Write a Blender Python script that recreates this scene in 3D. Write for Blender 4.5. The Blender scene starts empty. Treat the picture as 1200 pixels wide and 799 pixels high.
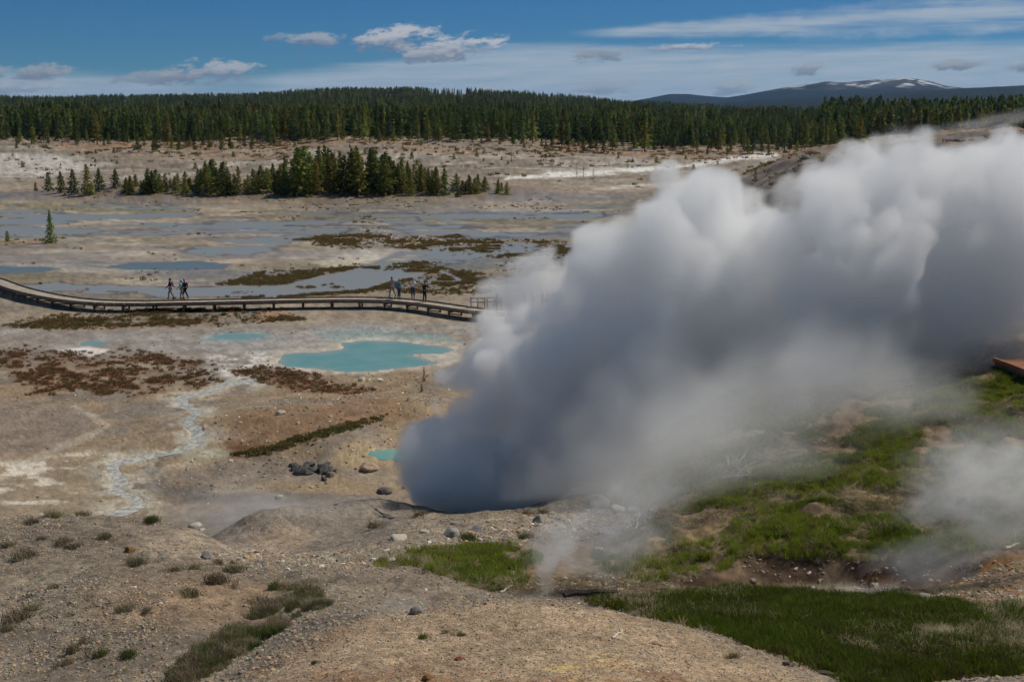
import bpy, math, random
import numpy as np
from mathutils import Vector
random.seed(7); RNG = np.random.default_rng(7)
scene = bpy.context.scene
COL = scene.collection
F, CX, CY, CAMZ, PITCH = 1400.0, 600.0, 399.5, 16.0, math.radians(10.7)
SP, CP = math.sin(PITCH), math.cos(PITCH)
EXPO = -0.1
SUN_EL, SUN_AZ = math.radians(52), math.radians(58)

# ------------------------------------------------------------------ noise
def _h(ix, iy, iz, seed):
    h = (ix.astype(np.int64)*374761393 + iy.astype(np.int64)*668265263 + iz*2147483647 + seed*1274126177) & 0xffffffff
    h = ((h ^ (h >> 13))*1274126177) & 0xffffffff
    h = ((h ^ (h >> 15))*2246822519) & 0xffffffff
    return ((h ^ (h >> 16)) & 0xffffff).astype(np.float32)/float(0xffffff)
def vnoise(x, y, seed=0):
    x0 = np.floor(x); y0 = np.floor(y); fx = (x-x0).astype(np.float32); fy = (y-y0).astype(np.float32)
    fx = fx*fx*fx*(fx*(fx*6-15)+10); fy = fy*fy*fy*(fy*(fy*6-15)+10)
    a = _h(x0, y0, 0, seed); b = _h(x0+1, y0, 0, seed); c = _h(x0, y0+1, 0, seed); d = _h(x0+1, y0+1, 0, seed)
    return a+(b-a)*fx+(c-a)*fy+(a-b-c+d)*fx*fy
def fbm(x, y, scale, octv=4, seed=0, gain=.5):
    x = np.asarray(x, float)/scale; y = np.asarray(y, float)/scale; s = 0; amp = 1; tot = 0
    for o in range(octv):
        s = s+amp*vnoise(x+17.3*o, y-9.1*o, seed+o); tot += amp; amp *= gain
        x, y = (x*.8-y*.6)*2.03, (x*.6+y*.8)*2.03
    return s/tot
def vnoise3(x, y, z, seed=0):
    x0 = np.floor(x); y0 = np.floor(y); z0 = np.floor(z)
    f = [(q-q0).astype(np.float32) for q, q0 in ((x, x0), (y, y0), (z, z0))]
    f = [t*t*t*(t*(t*6-15)+10) for t in f]; zi = z0.astype(np.int64)
    def lay(k):
        a = _h(x0, y0, zi+k, seed); b = _h(x0+1, y0, zi+k, seed); c = _h(x0, y0+1, zi+k, seed); d = _h(x0+1, y0+1, zi+k, seed)
        return a+(b-a)*f[0]+(c-a)*f[1]+(a-b-c+d)*f[0]*f[1]
    l0 = lay(0); l1 = lay(1)
    return l0+(l1-l0)*f[2]
def sstep(a, b, x):
    t = np.clip((np.asarray(x, float)-a)/(b-a), 0, 1); return t*t*(3-2*t)
def mixc(A, B, m): return A+(np.asarray(B)-A)*m[..., None]
def lin(r, g, b, k=1.0):
    return np.array([((c/255+.055)/1.055)**2.4 if c > 10 else c/255/12.92 for c in (r, g, b)])*k
KA = 1.75
def alb(r, g, b): return lin(r, g, b, KA)

# ------------------------------------------------------------------ terrain profiles
def tdep(py):
    v = (py-CY)/F; return (SP+v*CP)/(CP-v*SP)
def P(py, d): return (d, CAMZ-tdep(py)*d)
def Zs(*a): return [(a[i], a[i+1]) for i in range(0, len(a), 2)]
NEAR = Zs(0, 14.3, 2, 14.1, 6, 12.3)
TL = {-150: 163, 0: 164, 100: 166, 200: 168, 300: 165, 400: 163, 500: 164, 600: 166, 700: 172, 800: 175, 900: 177, 1000: 172, 1100: 168, 1200: 166, 1400: 166}
PK = {-150: 35, 0: 33, 100: 34, 200: 36, 300: 40, 400: 50, 500: 50, 600: 41, 700: 32, 800: 19, 900: 12, 1000: 9, 1100: 8, 1200: 8, 1400: 8}
def far(x, lo=True):
    tl, pk = TL[x], PK[x]; L = []
    if lo: L = Zs(60, 0, 120, 0, 210, 0, 260, .1)+[P(205, 315), P(188, 390), P(tl+6, 450), P(tl, 510)]
    else: L = Zs(260, 7, 340, 4)+Zs(510, 4)
    return L+Zs(720, 6, 1000, 9, 1400, pk*.45, 2000, pk, 2600, pk-12, 4000, 8, 13000, 8)
def tab(x):
    n = NEAR
    if x <= 0: return n+Zs(10, 10.2, 14, 8.6)+[P(799, 18), P(760, 20), P(700, 23.5), P(650, 27.5), P(607, 32)]+Zs(35, 3.2, 39, 1.2, 43, .25, 47, 0)+far(x)
    if x == 100: return n+Zs(10, 10.3, 14, 8.7)+[P(799, 17.2), P(760, 19.2), P(700, 22.7), P(650, 27), P(606, 31.5)]+Zs(35, 3.2, 39, 1.2, 43, .25, 47, 0)+far(x)
    if x == 200: return n+Zs(10, 10.4, 13, 9.1)+[P(799, 16.4), P(760, 18.4), P(700, 22), P(650, 26.5), P(613, 30.5)]+Zs(34, 3.4, 38, 1.5, 42, .3, 47, 0)+far(x)
    if x == 300: return n+Zs(10, 10.6)+[P(799, 14.3), P(772, 16.2), P(738, 19.6), P(700, 22.5), P(670, 25.5), P(653, 28)]+Zs(32, 3.6)+[P(638, 36), P(613, 42), P(592, 47)]+Zs(53, 0)+far(x)
    if x == 400: return n+Zs(9.5, 10.9)+[P(799, 13), P(750, 15.5), P(722, 17.3), P(702, 20.3), P(684, 23.2), P(668, 26), P(653, 29)]+Zs(32.5, 3.8)+[P(636, 36), P(613, 41.5), P(594, 46)]+Zs(52, 0)+far(x)
    if x == 500: return n+Zs(9.5, 11)+[P(799, 12.7), P(750, 15.1), P(716, 17.3)]+Zs(19.6, 7.3)+[P(690, 22.5), P(668, 26), P(640, 30), P(615, 34.5), P(602, 37)]+Zs(40, 2, 44, .5, 48, 0)+far(x)
    if x == 600: return n+Zs(9.5, 11.1)+[P(799, 12.6), P(740, 15.5), P(704, 17.8)]+Zs(20, 6.9)+[P(694, 24), P(660, 28), P(630, 33), P(602, 38)]+Zs(41, 2, 45, .3, 49, 0)+far(x)
    if x == 700: return n+Zs(9.5, 11)+[P(799, 12.8), P(745, 15.3), P(713, 17.5)]+Zs(19.8, 7.1)+[P(698, 23.5), P(670, 27), P(640, 31), P(610, 36), P(592, 39)]+Zs(43, 2.6, 48, 1.6, 60, 1, 120, .6)+far(x)[2:]
    if x == 800: return n+Zs(9.5, 10.8)+[P(799, 13.3), P(760, 15.3), P(735, 16.9)]+Zs(18.6, 7.7)+[P(722, 20.5), P(692, 24.5), P(668, 27.6), P(625, 31.5), P(585, 35), P(548, 39), P(512, 43)]+Zs(52, 3.2, 62, 2.6, 80, 1.8, 120, 1.4, 200, 1.6)+far(x)[3:]
    if x == 900: return n+Zs(9.5, 10.6)+[P(799, 14), P(770, 15.5)]+Zs(17, 7.9)+[P(740, 19), P(710, 22), P(692, 24.4), P(680, 26.5), P(653, 27.1), P(610, 30.5), P(570, 33.5), P(530, 37), P(495, 41)]+Zs(50, 5.3, 60, 4.8, 100, 5.2, 135, 7)+[P(194, 170)]+Zs(215, 7.5, 300, 3.5)+far(x)[5:]
    if x == 1000: return n+Zs(9.5, 10.5, 13, 9.3)+[P(799, 16), P(750, 18.5), P(712, 21.6), P(692, 24.2), P(681, 26.4), P(652, 27.0), P(610, 29.8), P(570, 32.5), P(530, 35.8), P(490, 40), P(455, 45)]+Zs(60, 6.5, 100, 8.6, 145, 11.3)+[P(170, 176)]+Zs(210, 10.5)+far(x, False)
    if x == 1100: return n+Zs(9.5, 10.5, 13, 9.4)+[P(799, 16.4), P(750, 18.9), P(712, 21.8), P(695, 23.8), P(682, 25.8), P(650, 26.5), P(610, 29), P(570, 31.6), P(530, 34.6), P(490, 38.4), P(450, 43.5)]+Zs(60, 7, 100, 9.5, 145, 12.2)+[P(159.5, 180)]+Zs(215, 12)+far(x, False)
    return n+Zs(9.5, 10.6, 13, 9.5)+[P(799, 16.8), P(750, 19.1), P(710, 21.6), P(680, 23.8), P(650, 26), P(610, 28.6), P(570, 31.2), P(530, 34), P(490, 37.2), P(450, 41.6)]+Zs(60, 7.6, 100, 10.2, 145, 12.8)+[P(153, 180)]+Zs(215, 13)+far(x, False)
def pchip(xs, ys, xq):
    xs = np.asarray(xs, float); ys = np.asarray(ys, float); h = np.diff(xs); dl = np.diff(ys, axis=0)
    hh = h.reshape(-1, *([1]*(ys.ndim-1))); dl = dl/hh
    m = np.zeros_like(ys); m[0] = dl[0]; m[-1] = dl[-1]
    w1 = 2*hh[1:]+hh[:-1]; w2 = hh[1:]+2*hh[:-1]
    with np.errstate(divide='ignore', invalid='ignore'):
        mm = (w1+w2)/(w1/dl[:-1]+w2/dl[1:])
    m[1:-1] = np.where(dl[:-1]*dl[1:] > 0, mm, 0)
    i = np.clip(np.searchsorted(xs, xq)-1, 0, len(xs)-2)
    t = (xq-xs[i])/h[i]; t = np.clip(t, 0, 1); t = t.reshape(-1, *([1]*(ys.ndim-1))); H = hh[i]
    return (2*t**3-3*t**2+1)*ys[i]+(t**3-2*t**2+t)*H*m[i]+(-2*t**3+3*t**2)*ys[i+1]+(t**3-t**2)*H*m[i+1]
# rows (distance) and columns (tangent of azimuth)
rows = [0.6, 2, 4, 6, 8]; d = 9.5
while d < 13000:
    rows.append(d)
    d += max(.03, min(d*d/(F*13)*1.45, .016*d+.3)) if d < 700 else d*.03
rows = np.array(rows)
fa = np.arange(-.5, .5001, .00092)
side = np.concatenate([np.arange(.504, .78, .006)])
aw = np.concatenate([-side[::-1], fa, side])
azs = np.arctan(aw)
rest = np.linspace(azs[-1], 2*math.pi+azs[0], 44)[1:-1]
az = np.concatenate([azs, rest])
azw = np.where(az > math.pi, az-2*math.pi, az); azc = np.clip(azw, azs[0], azs[-1])
ac = np.tan(azc); NR, NC = len(rows), len(az)
colx = sorted(TL)
base_tab = []
for x in colx:
    t = tab(x); dd = np.log(np.array([q[0] for q in t])+1.0); zz = np.array([q[1] for q in t])
    base_tab.append(pchip(dd, zz, np.log(rows+1.0)))
base_tab = np.array(base_tab)                       # [ncol, NR]
uc = (np.array(colx)-CX)/F
def gauss_rows(A, k):
    w = np.exp(-.5*(np.arange(-3*k, 3*k+1)/k)**2); w /= w.sum()
    return np.apply_along_axis(lambda r: np.convolve(np.pad(r, 3*k, mode='edge'), w, 'valid'), 1, A)
fine = np.linspace(uc[0], uc[-1], 900)
Tf = pchip(uc, base_tab, fine)                      # [900, NR]
Tf = gauss_rows(Tf.T, 14).T                         # smooth across columns
def lookup(u, ri):
    s = np.clip((u-fine[0])/(fine[-1]-fine[0]), 0, 1)*(len(fine)-1); i = np.minimum(s.astype(int), len(fine)-2); f = s-i
    return Tf[i, ri]*(1-f)+Tf[i+1, ri]*f
RI = np.repeat(np.arange(NR)[:, None], NC, 1)
A2 = np.repeat(ac[None, :], NR, 0); D2 = np.repeat(rows[:, None], NC, 1)
def dirY(z, d):
    s = (z-CAMZ)/d; v = (-SP-s*CP)/(CP-s*SP); return CP-v*SP, v
z0 = lookup(A2, RI)
for _ in range(2):
    dy, _v = dirY(z0, D2); z0 = lookup(A2*dy, RI)
R2 = D2/np.cos(azc)[None, :]
X = R2*np.sin(azw)[None, :]; Y = R2*np.cos(azw)[None, :]
def project(x, y, z):
    zc = y*CP-(z-CAMZ)*SP; zc = np.where(zc < .1, .1, zc)
    return CX+F*x/zc, CY-F*(y*SP+(z-CAMZ)*CP)/zc
# coarse features added on top of the profiles
def bump(x, y, cx, cy, rx, ry, h, p=2.0, rot=0):
    c, s = math.cos(rot), math.sin(rot); dx, dyy = x-cx, y-cy
    u, v = (dx*c+dyy*s)/rx, (-dx*s+dyy*c)/ry
    return h*np.exp(-(u*u+v*v)**(p/2))
def flat_at(px, py, z=0.0):
    v = (py-CY)/F; k = (CAMZ-z)/(SP+v*CP); return (px-CX)/F*k, (CP-v*SP)*k
z0 += bump(X, Y, -54, 252, 34, 20, 2.6, 2.6)+bump(X, Y, -20, 250, 26, 18, 2.2, 2.4)+bump(X, Y, -80, 240, 18, 13, 1.2)
x_, y_ = flat_at(330, 628, 1.5); z0 += bump(X, Y, x_, y_, 2.1, 2.0, .75, 2.0)
x_, y_ = flat_at(455, 605, 1.2); z0 += bump(X, Y, x_, y_, 2.6, 2.2, .9)
x_, y_ = flat_at(410, 532, .2); z0 += bump(X, Y, x_, y_, 3.0, 2.4, .75, 2.2)
x_, y_ = flat_at(340, 500, .2); z0 += bump(X, Y, x_, y_, 7, 4.5, .9)+bump(X, Y, x_+7, y_+2, 6, 4, .7)
x_, y_ = flat_at(30, 285, 0); z0 += bump(X, Y, x_, y_-3, 22, 9, .35)
x_, y_ = flat_at(590, 318, 0); z0 += bump(X, Y, x_, y_, 20, 10, .45)
lump = (fbm(X, Y, 22, 4, 40)-.5)*3.2+(np.abs(fbm(X, Y, 7, 3, 41)-.5))*1.6
z0 += lump*sstep(300, 350, D2)*(1-sstep(640, 760, D2))*sstep(-.02, .02, .24-A2)
z0 += (fbm(X*.5, Y, 190, 3, 43)-.5)*20*sstep(700, 1100, D2)*(1-sstep(3000, 4000, D2))
z0 += ((fbm(X, Y, 9, 4, 44)-.5)*2.0+np.abs(fbm(X, Y, 3, 3, 45)-.5)*1.2)*sstep(.19, .26, A2)*sstep(110, 150, D2)*(1-sstep(230, 260, D2))
x_, y_ = flat_at(1018, 172, 13); z0 += bump(X, Y, x_, y_, 4, 5, .8)
ZS = z0.copy()                                      # smooth level, used for water
def seg_dist(px, py, pts):
    best = np.full(px.shape, 1e9); wbest = np.zeros(px.shape)
    for (x1, y1, w1), (x2, y2, w2) in zip(pts[:-1], pts[1:]):
        L = (x2-x1)**2+(y2-y1)**2+1e-9; t = np.clip(((px-x1)*(x2-x1)+(py-y1)*(y2-y1))/L, 0, 1)
        q = np.hypot(px-x1-t*(x2-x1), py-y1-t*(y2-y1)); w = w1+(w2-w1)*t; q = q/w
        m = q < best; best = np.where(m, q, best)
    return best
PX, PY = project(X, Y, ZS)
wn1 = fbm(X, Y, 2.5, 4, 3)-.5; wn2 = fbm(X, Y, 2.5, 4, 11)-.5
wf1 = fbm(X, Y, 9, 4, 5)-.5; wf2 = fbm(X, Y, 9, 4, 6)-.5
FAR_ = sstep(55, 110, D2)
WX = wn1*(1-FAR_)+wf1*FAR_; WY = wn2*(1-FAR_)+wf2*FAR_
def poly(pts, soft=6, warp=30, ysc=3.0, dr=(0, 1e9)):
    """0..1 mask of a ground patch outlined by points seen on the ground (vertical foreshortening weighted by ysc)"""
    pts = np.array(pts, float); m = np.zeros(PX.shape); mg = warp+soft+4
    sel = (PX > pts[:, 0].min()-mg) & (PX < pts[:, 0].max()+mg) & (PY > pts[:, 1].min()-mg) & (PY < pts[:, 1].max()+mg) & (D2 > dr[0]) & (D2 < dr[1]) & (Y > 0)
    x = (PX+WX*warp)[sel]; y = (PY+WY*warp/ysc)[sel]
    ins = np.zeros(x.shape, bool); dist = np.full(x.shape, 1e9); n = len(pts)
    for i in range(n):
        (x1, y1), (x2, y2) = pts[i], pts[(i+1) % n]
        c = ((y1 > y) != (y2 > y)) & (x < (x2-x1)*(y-y1)/((y2-y1) if y2 != y1 else 1e-9)+x1); ins ^= c
        Y1, Y2, yy = y1*ysc, y2*ysc, y*ysc
        L = (x2-x1)**2+(Y2-Y1)**2+1e-9; t = np.clip(((x-x1)*(x2-x1)+(yy-Y1)*(Y2-Y1))/L, 0, 1)
        dist = np.minimum(dist, np.hypot(x-x1-t*(x2-x1), yy-Y1-t*(Y2-Y1)))
    sd = np.where(ins, dist, -dist); m[sel] = sstep(-soft, soft, sd); return m
def chaikin(p, n=2):
    for _ in range(n):
        q = [p[0]]
        for a, b in zip(p[:-1], p[1:]): q += [tuple(.75*u+.25*v for u, v in zip(a, b)), tuple(.25*u+.75*v for u, v in zip(a, b))]
        p = q+[p[-1]]
    return p
def stroke(pts, warp=8, ysc=3.0, dr=(0, 1e9), soft=.5):
    pts = chaikin([tuple(q) for q in pts])
    m = np.zeros(PX.shape); p = np.array(pts, float); mg = p[:, 2].max()*2+warp+4
    sel = (PX > p[:, 0].min()-mg) & (PX < p[:, 0].max()+mg) & (PY > p[:, 1].min()-mg) & (PY < p[:, 1].max()+mg) & (D2 > dr[0]) & (D2 < dr[1]) & (Y > 0)
    q = seg_dist((PX+WX*warp)[sel], ((PY+WY*warp/ysc)*ysc)[sel], [(a, b*ysc, c) for a, b, c in pts])
    m[sel] = 1-sstep(1-soft, 1+soft, q); return m

# ------------------------------------------------------------------ water masks
PLAIN = (42, 330)
pool_main = poly([(322, 424), (332, 414), (372, 411), (404, 407), (398, 401), (430, 397), (476, 400), (520, 405), (535, 410), (520, 414), (494, 413), (482, 416), (502, 419), (518, 424), (480, 430), (440, 435), (405, 436), (362, 432), (334, 430)], 3, 14, 3, PLAIN)
deep_pool = poly([(322, 424), (332, 414), (372, 411), (404, 407), (398, 401), (430, 397), (476, 400), (520, 405), (535, 410), (520, 414), (494, 413), (482, 416), (502, 419), (518, 424), (480, 430), (440, 435), (405, 436), (362, 432), (334, 430)], 15, 30, 3, PLAIN)
pool_small = poly([(428, 530), (440, 526), (490, 523), (510, 530), (480, 540), (446, 538)], 3, 4, 2, PLAIN)
pool_pale = np.maximum(np.maximum(poly([(245, 393), (265, 390), (300, 390), (310, 394), (285, 397), (255, 397)], 3, 8, 4, PLAIN), poly([(92, 402), (105, 399), (126, 400), (124, 404), (98, 405)], 3, 6, 4, PLAIN)), poly([(640, 340), (648, 335), (700, 333), (720, 340), (660, 343)], 3, 6, 4, PLAIN))
pond_l = poly([(-60, 313), (0, 312), (55, 313), (72, 316), (50, 320), (0, 321), (-60, 322)], 3, 12, 4, PLAIN)
pond_m = poly([(125, 314), (160, 308), (230, 306), (268, 310), (262, 317), (200, 318), (150, 317)], 4, 24, 4, PLAIN)
shallow_n = fbm(X*.35, Y, 8, 5, 21)
zoneA = poly([(-80, 244), (120, 238), (330, 246), (480, 250), (700, 250), (700, 272), (560, 276), (480, 272), (420, 262), (380, 276), (300, 294), (255, 302), (210, 292), (150, 280), (60, 276), (-80, 292)], 10, 40, 4, PLAIN)
zoneB = poly([(400, 318), (440, 300), (500, 290), (620, 285), (680, 288), (640, 296), (560, 300), (520, 312), (500, 322), (470, 330), (430, 340), (330, 348), (200, 350), (150, 344), (90, 342), (120, 332), (220, 338), (330, 335)], 5, 30, 4, PLAIN)
zoneC = poly([(0, 336), (60, 330), (120, 334), (90, 340), (20, 342)], 4, 20, 4, PLAIN)
shallow = np.maximum.reduce([zoneA*sstep(.44, .54, .62*shallow_n+.38*fbm(X*.3, Y, 3.2, 5, 27)), zoneB*sstep(.40, .50, .5*fbm(X*.5, Y, 6, 4, 23)+.5*fbm(X*.4, Y, 1.8, 4, 28)), zoneC*sstep(.42, .5, fbm(X*.4, Y, 3, 5, 29)), stroke([(300, 352, 3), (360, 340, 4), (420, 330, 6), (450, 318, 5), (440, 305, 4), (470, 296, 4), (560, 288, 3)], 14, 3, PLAIN), stroke([(420, 312, 3), (470, 306, 4), (530, 305, 3), (520, 296, 3)], 14, 3, PLAIN), stroke([(520, 318, 3), (545, 330, 5), (505, 331, 3), (470, 322, 3)], 10, 3, PLAIN)])
shallow *= (1-pond_m)*(1-pond_l)
stream = stroke([(300, 446, 3.6), (267, 450, 5.0), (233, 462, 4.3), (207, 467, 5.0), (223, 477, 6.5), (230, 485, 5.8), (218, 493, 7.2), (233, 503, 7.2), (238, 513, 8.6), (230, 522, 7.9), (187, 532, 5.0), (133, 540, 5.0), (140, 553, 6.5), (150, 567, 7.2), (138, 575, 5.8), (160, 584, 5.8), (163, 590, 5.8), (140, 600, 7.2)], 20, 2.0, (42, 90), .8)*(1.12+.4*fbm(X, Y, 1.1, 4, 31))
stream = np.clip(stream, 0, 1)
mirror = np.maximum.reduce([pool_main, pool_small, pool_pale, pond_l, pond_m, shallow, stream])
# fine relief
near = 1-sstep(55, 80, D2)
hill = sstep(.06, .12, A2)*(1-sstep(60, 90, D2))
Z = ZS+near*(1-sstep(.05, .5, mirror))*((fbm(X, Y, 2.2, 4, 60)-.5)*.26+(fbm(X, Y, .5, 4, 61)-.5)*.08)
LFG = (1-sstep(41, 45, D2))*(1-sstep(.05, .12, A2)*sstep(19, 22, D2))
Z += LFG*((fbm(X, Y, .22, 3, 64)-.5)*.055+(np.abs(fbm(X*.8+Y*.5, Y*.8-X*.5, 1.1, 4, 65)-.5))*.30*sstep(18.5, 21, D2))
Z += (1-near)*(1-sstep(250, 320, D2))*(fbm(X, Y, 5, 4, 62)-.5)*.12*(1-mirror)
Z += hill*((fbm(X, Y, 1.0, 4, 63)-.5)*.6+(fbm(X, Y, 3.2, 3, 66)-.5)*.5)*sstep(25.5, 28, D2)
Z -= .05*sstep(.3, .9, mirror)*(1-.6*stream)
# dark undercut pits in the bank on the right
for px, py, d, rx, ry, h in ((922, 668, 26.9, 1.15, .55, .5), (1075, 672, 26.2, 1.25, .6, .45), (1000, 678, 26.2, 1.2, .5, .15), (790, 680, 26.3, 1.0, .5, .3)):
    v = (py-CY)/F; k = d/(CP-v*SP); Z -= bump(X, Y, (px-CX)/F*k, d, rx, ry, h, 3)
PX, PY = project(X, Y, Z)
infront = Y > .5
PYv = np.where(infront, PY, 1e9)
VIS = (PYv <= np.minimum.accumulate(np.vstack([np.full((1, NC), 1e9), PYv[:-1]]), 0)+.5) & infront & (PX > -60) & (PX < 1260) & (PY < 830)

def ray(px, py):
    u, v = (px-CX)/F, (py-CY)/F; return np.array([u, CP-v*SP, -SP-v*CP])
def colidx(a): return int(np.argmin(np.abs(aw-a)))
def at(px, py, dmin=9.5):
    r = ray(px, py); a = r[0]/r[1]; j = colidx(a); zc = Z[:, j]; sl = CAMZ+rows*r[2]/r[1]
    k = np.where((zc >= sl) & (rows > dmin))[0]
    k = k[0] if len(k) else np.searchsorted(rows, 500)
    if k > 0 and zc[k] > sl[k]:
        g0, g1 = sl[k-1]-zc[k-1], zc[k]-sl[k]; t = g0/(g0+g1+1e-9); dd = rows[k-1]+(rows[k]-rows[k-1])*min(max(t, 0), 1)
    else: dd = rows[k]
    zz = np.interp(dd, rows, zc)
    return Vector((a*dd, dd, zz))
def hgt(x, y):
    y = max(y, .6); return float(np.interp(y, rows, Z[:, colidx(x/y)]))

# ------------------------------------------------------------------ ground colour (albedo)
C = np.zeros(Z.shape+(3,)); C[:] = alb(120, 109, 96)
n_big = fbm(X, Y, 30, 4, 70); n_mid = fbm(X, Y, 6, 5, 71); n_sm = fbm(X, Y, 1.2, 5, 72); n_xs = fbm(X, Y, .35, 4, 73)
C = mixc(C, alb(98, 90, 82), sstep(.42, .62, n_big)*.8)
C = mixc(C, alb(136, 124, 108), sstep(.54, .7, n_mid)*.45)
plain = sstep(44, 50, D2)*(1-sstep(300, 330, D2))*(1-sstep(.1, .16, A2))
# tan / ochre flats between hill and pool
C = mixc(C, alb(119, 103, 82), plain*(1-sstep(72, 80, D2))*sstep(.35, .6, fbm(X, Y, 4, 4, 74))*.8)
C = mixc(C, alb(108, 97, 88), poly([(-60, 470), (40, 468), (105, 480), (112, 500), (80, 525), (-60, 545)], 14, 20, 2, PLAIN)*.85)
crust = poly([(-60, 545), (100, 530), (185, 535), (185, 600), (60, 612), (-60, 620)], 14, 40, 2, (42, 70))
C = mixc(C, alb(122, 109, 88), crust*.55)
C = mixc(C, alb(165, 158, 146), crust*sstep(.55, .66, fbm(X, Y*2, 1.6, 5, 75))*.85)
C = mixc(C, alb(166, 160, 150), stroke([(90, 478, 4), (110, 490, 5), (130, 500, 5), (60, 528, 6), (20, 545, 5), (5, 560, 6)], 14, 2, PLAIN, .6)*.28)
C = mixc(C, alb(98, 70, 48), poly([(235, 500), (300, 482), (400, 470), (470, 468), (480, 490), (400, 505), (330, 526), (270, 535), (262, 520)], 16, 40, 2, PLAIN)*.55)
C = mixc(C, alb(78, 50, 34), poly([(265, 520), (330, 522), (360, 518), (300, 536), (272, 536)], 8, 16, 2, PLAIN)*.8)
C = mixc(C, alb(78, 72, 66), poly([(150, 568), (185, 560), (260, 575), (380, 574), (470, 588), (470, 600), (330, 594), (230, 590), (165, 584)], 8, 30, 2, PLAIN)*.7)
C = mixc(C, alb(126, 124, 108), poly([(200, 530), (262, 524), (268, 535), (225, 545)], 8, 16, 2, PLAIN)*.6)
C = mixc(C, alb(60, 58, 58), poly([(165, 548), (190, 536), (190, 548), (178, 562)], 6, 10, 2, PLAIN)*.7)
C = mixc(C, alb(134, 118, 92), poly([(385, 545), (400, 522), (425, 515), (445, 522), (470, 540), (440, 548)], 10, 14, 2, PLAIN)*.8)
# pale apron round the turquoise pool
apron = poly([(-60, 388), (120, 383), (250, 380), (420, 376), (560, 378), (580, 398), (560, 420), (500, 428), (440, 438), (360, 438), (300, 440), (250, 450), (230, 440), (180, 420), (60, 410), (-60, 404)], 12, 40, 3.5, PLAIN)
C = mixc(C, alb(126, 122, 119), apron*.85)
C = mixc(C, alb(112, 103, 94), apron*sstep(.5, .6, n_mid)*.8)
C = mixc(C, alb(100, 122, 122), np.maximum(poly([(360, 390), (420, 384), (520, 390), (540, 402), (470, 399), (400, 400)], 10, 24, 4, PLAIN), poly([(230, 394), (262, 387), (305, 387), (322, 395), (290, 400), (250, 400)], 7, 20, 4, PLAIN))*.6)
rim = poly([(310, 426), (322, 411), (372, 407), (396, 398), (430, 393), (480, 396), (540, 402), (545, 424), (480, 434), (440, 439), (405, 440), (360, 437), (325, 433)], 8, 16, 3, PLAIN)
C = mixc(C, alb(160, 152, 138), rim*.55)
C = mixc(C, alb(172, 166, 162), np.maximum(poly([(66, 410), (110, 405), (132, 412), (110, 418), (80, 417)], 5, 24, 3, PLAIN), poly([(240, 420), (300, 410), (322, 414), (320, 432), (280, 444), (262, 436)], 8, 30, 3, PLAIN)*sstep(.42, .55, n_sm)))
# vegetated margins: rust and olive ground
rust1 = poly([(-20, 418), (40, 412), (110, 418), (200, 416), (240, 428), (262, 446), (215, 458), (130, 462), (40, 462), (15, 440)], 14, 50, 2.5, PLAIN)
rust2 = poly([(270, 434), (310, 430), (370, 440), (390, 452), (450, 458), (400, 462), (340, 456), (290, 444)], 7, 24, 2.5, PLAIN)
olive1 = poly([(0, 384), (60, 372), (200, 364), (330, 360), (350, 374), (220, 380), (80, 386)], 8, 40, 3, PLAIN)
olive2 = poly([(240, 346), (300, 326), (390, 316), (500, 308), (560, 322), (590, 334), (560, 350), (470, 346), (380, 348), (300, 350)], 8, 50, 3, PLAIN)
olive3 = poly([(340, 282), (420, 272), (500, 278), (660, 284), (668, 300), (560, 298), (470, 290), (400, 290)], 6, 50, 3, PLAIN)
C = mixc(C, alb(88, 60, 42), rust1*sstep(.40, .54, n_sm)*.75)
C = mixc(C, alb(80, 52, 36), rust2*sstep(.36, .5, n_sm)*.85)
olive = np.maximum.reduce([olive1*.8, olive2, olive3*.8])
C = mixc(C, alb(98, 80, 50), olive*sstep(.36, .50, fbm(X, Y, 3, 5, 77))*.85)
C = mixc(C, alb(118, 80, 46), olive*sstep(.56, .66, fbm(X, Y, 5, 4, 78))*.6)
C = mixc(C, alb(130, 66, 40), poly([(-40, 250), (10, 250), (22, 256), (0, 262), (-40, 262)], 5, 16, 3, PLAIN)*.9)
C = mixc(C, alb(122, 70, 44), poly([(-40, 280), (60, 281), (80, 285), (10, 288), (-40, 288)], 5, 20, 3, PLAIN)*.5)
# flats: dark wet bands and pale streaks
flats = sstep(95, 125, D2)*(1-sstep(236, 262, D2))*(1-sstep(.06, .16, A2))
C = mixc(C, alb(96, 93, 89), flats*sstep(.40, .58, fbm(X*.4, Y, 9, 5, 79))*.55)
C = mixc(C, alb(160, 150, 134), flats*sstep(.57, .68, fbm(X*.35, Y, 4, 5, 80))*.4)
C = mixc(C, alb(90, 88, 62), flats*sstep(.58, .7, fbm(X*.3, Y, 8, 4, 81))*.5)
C = mixc(C, alb(166, 158, 144), poly([(360, 306), (420, 292), (450, 300), (420, 312), (380, 318)], 8, 40, 3, PLAIN)*.6)
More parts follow.
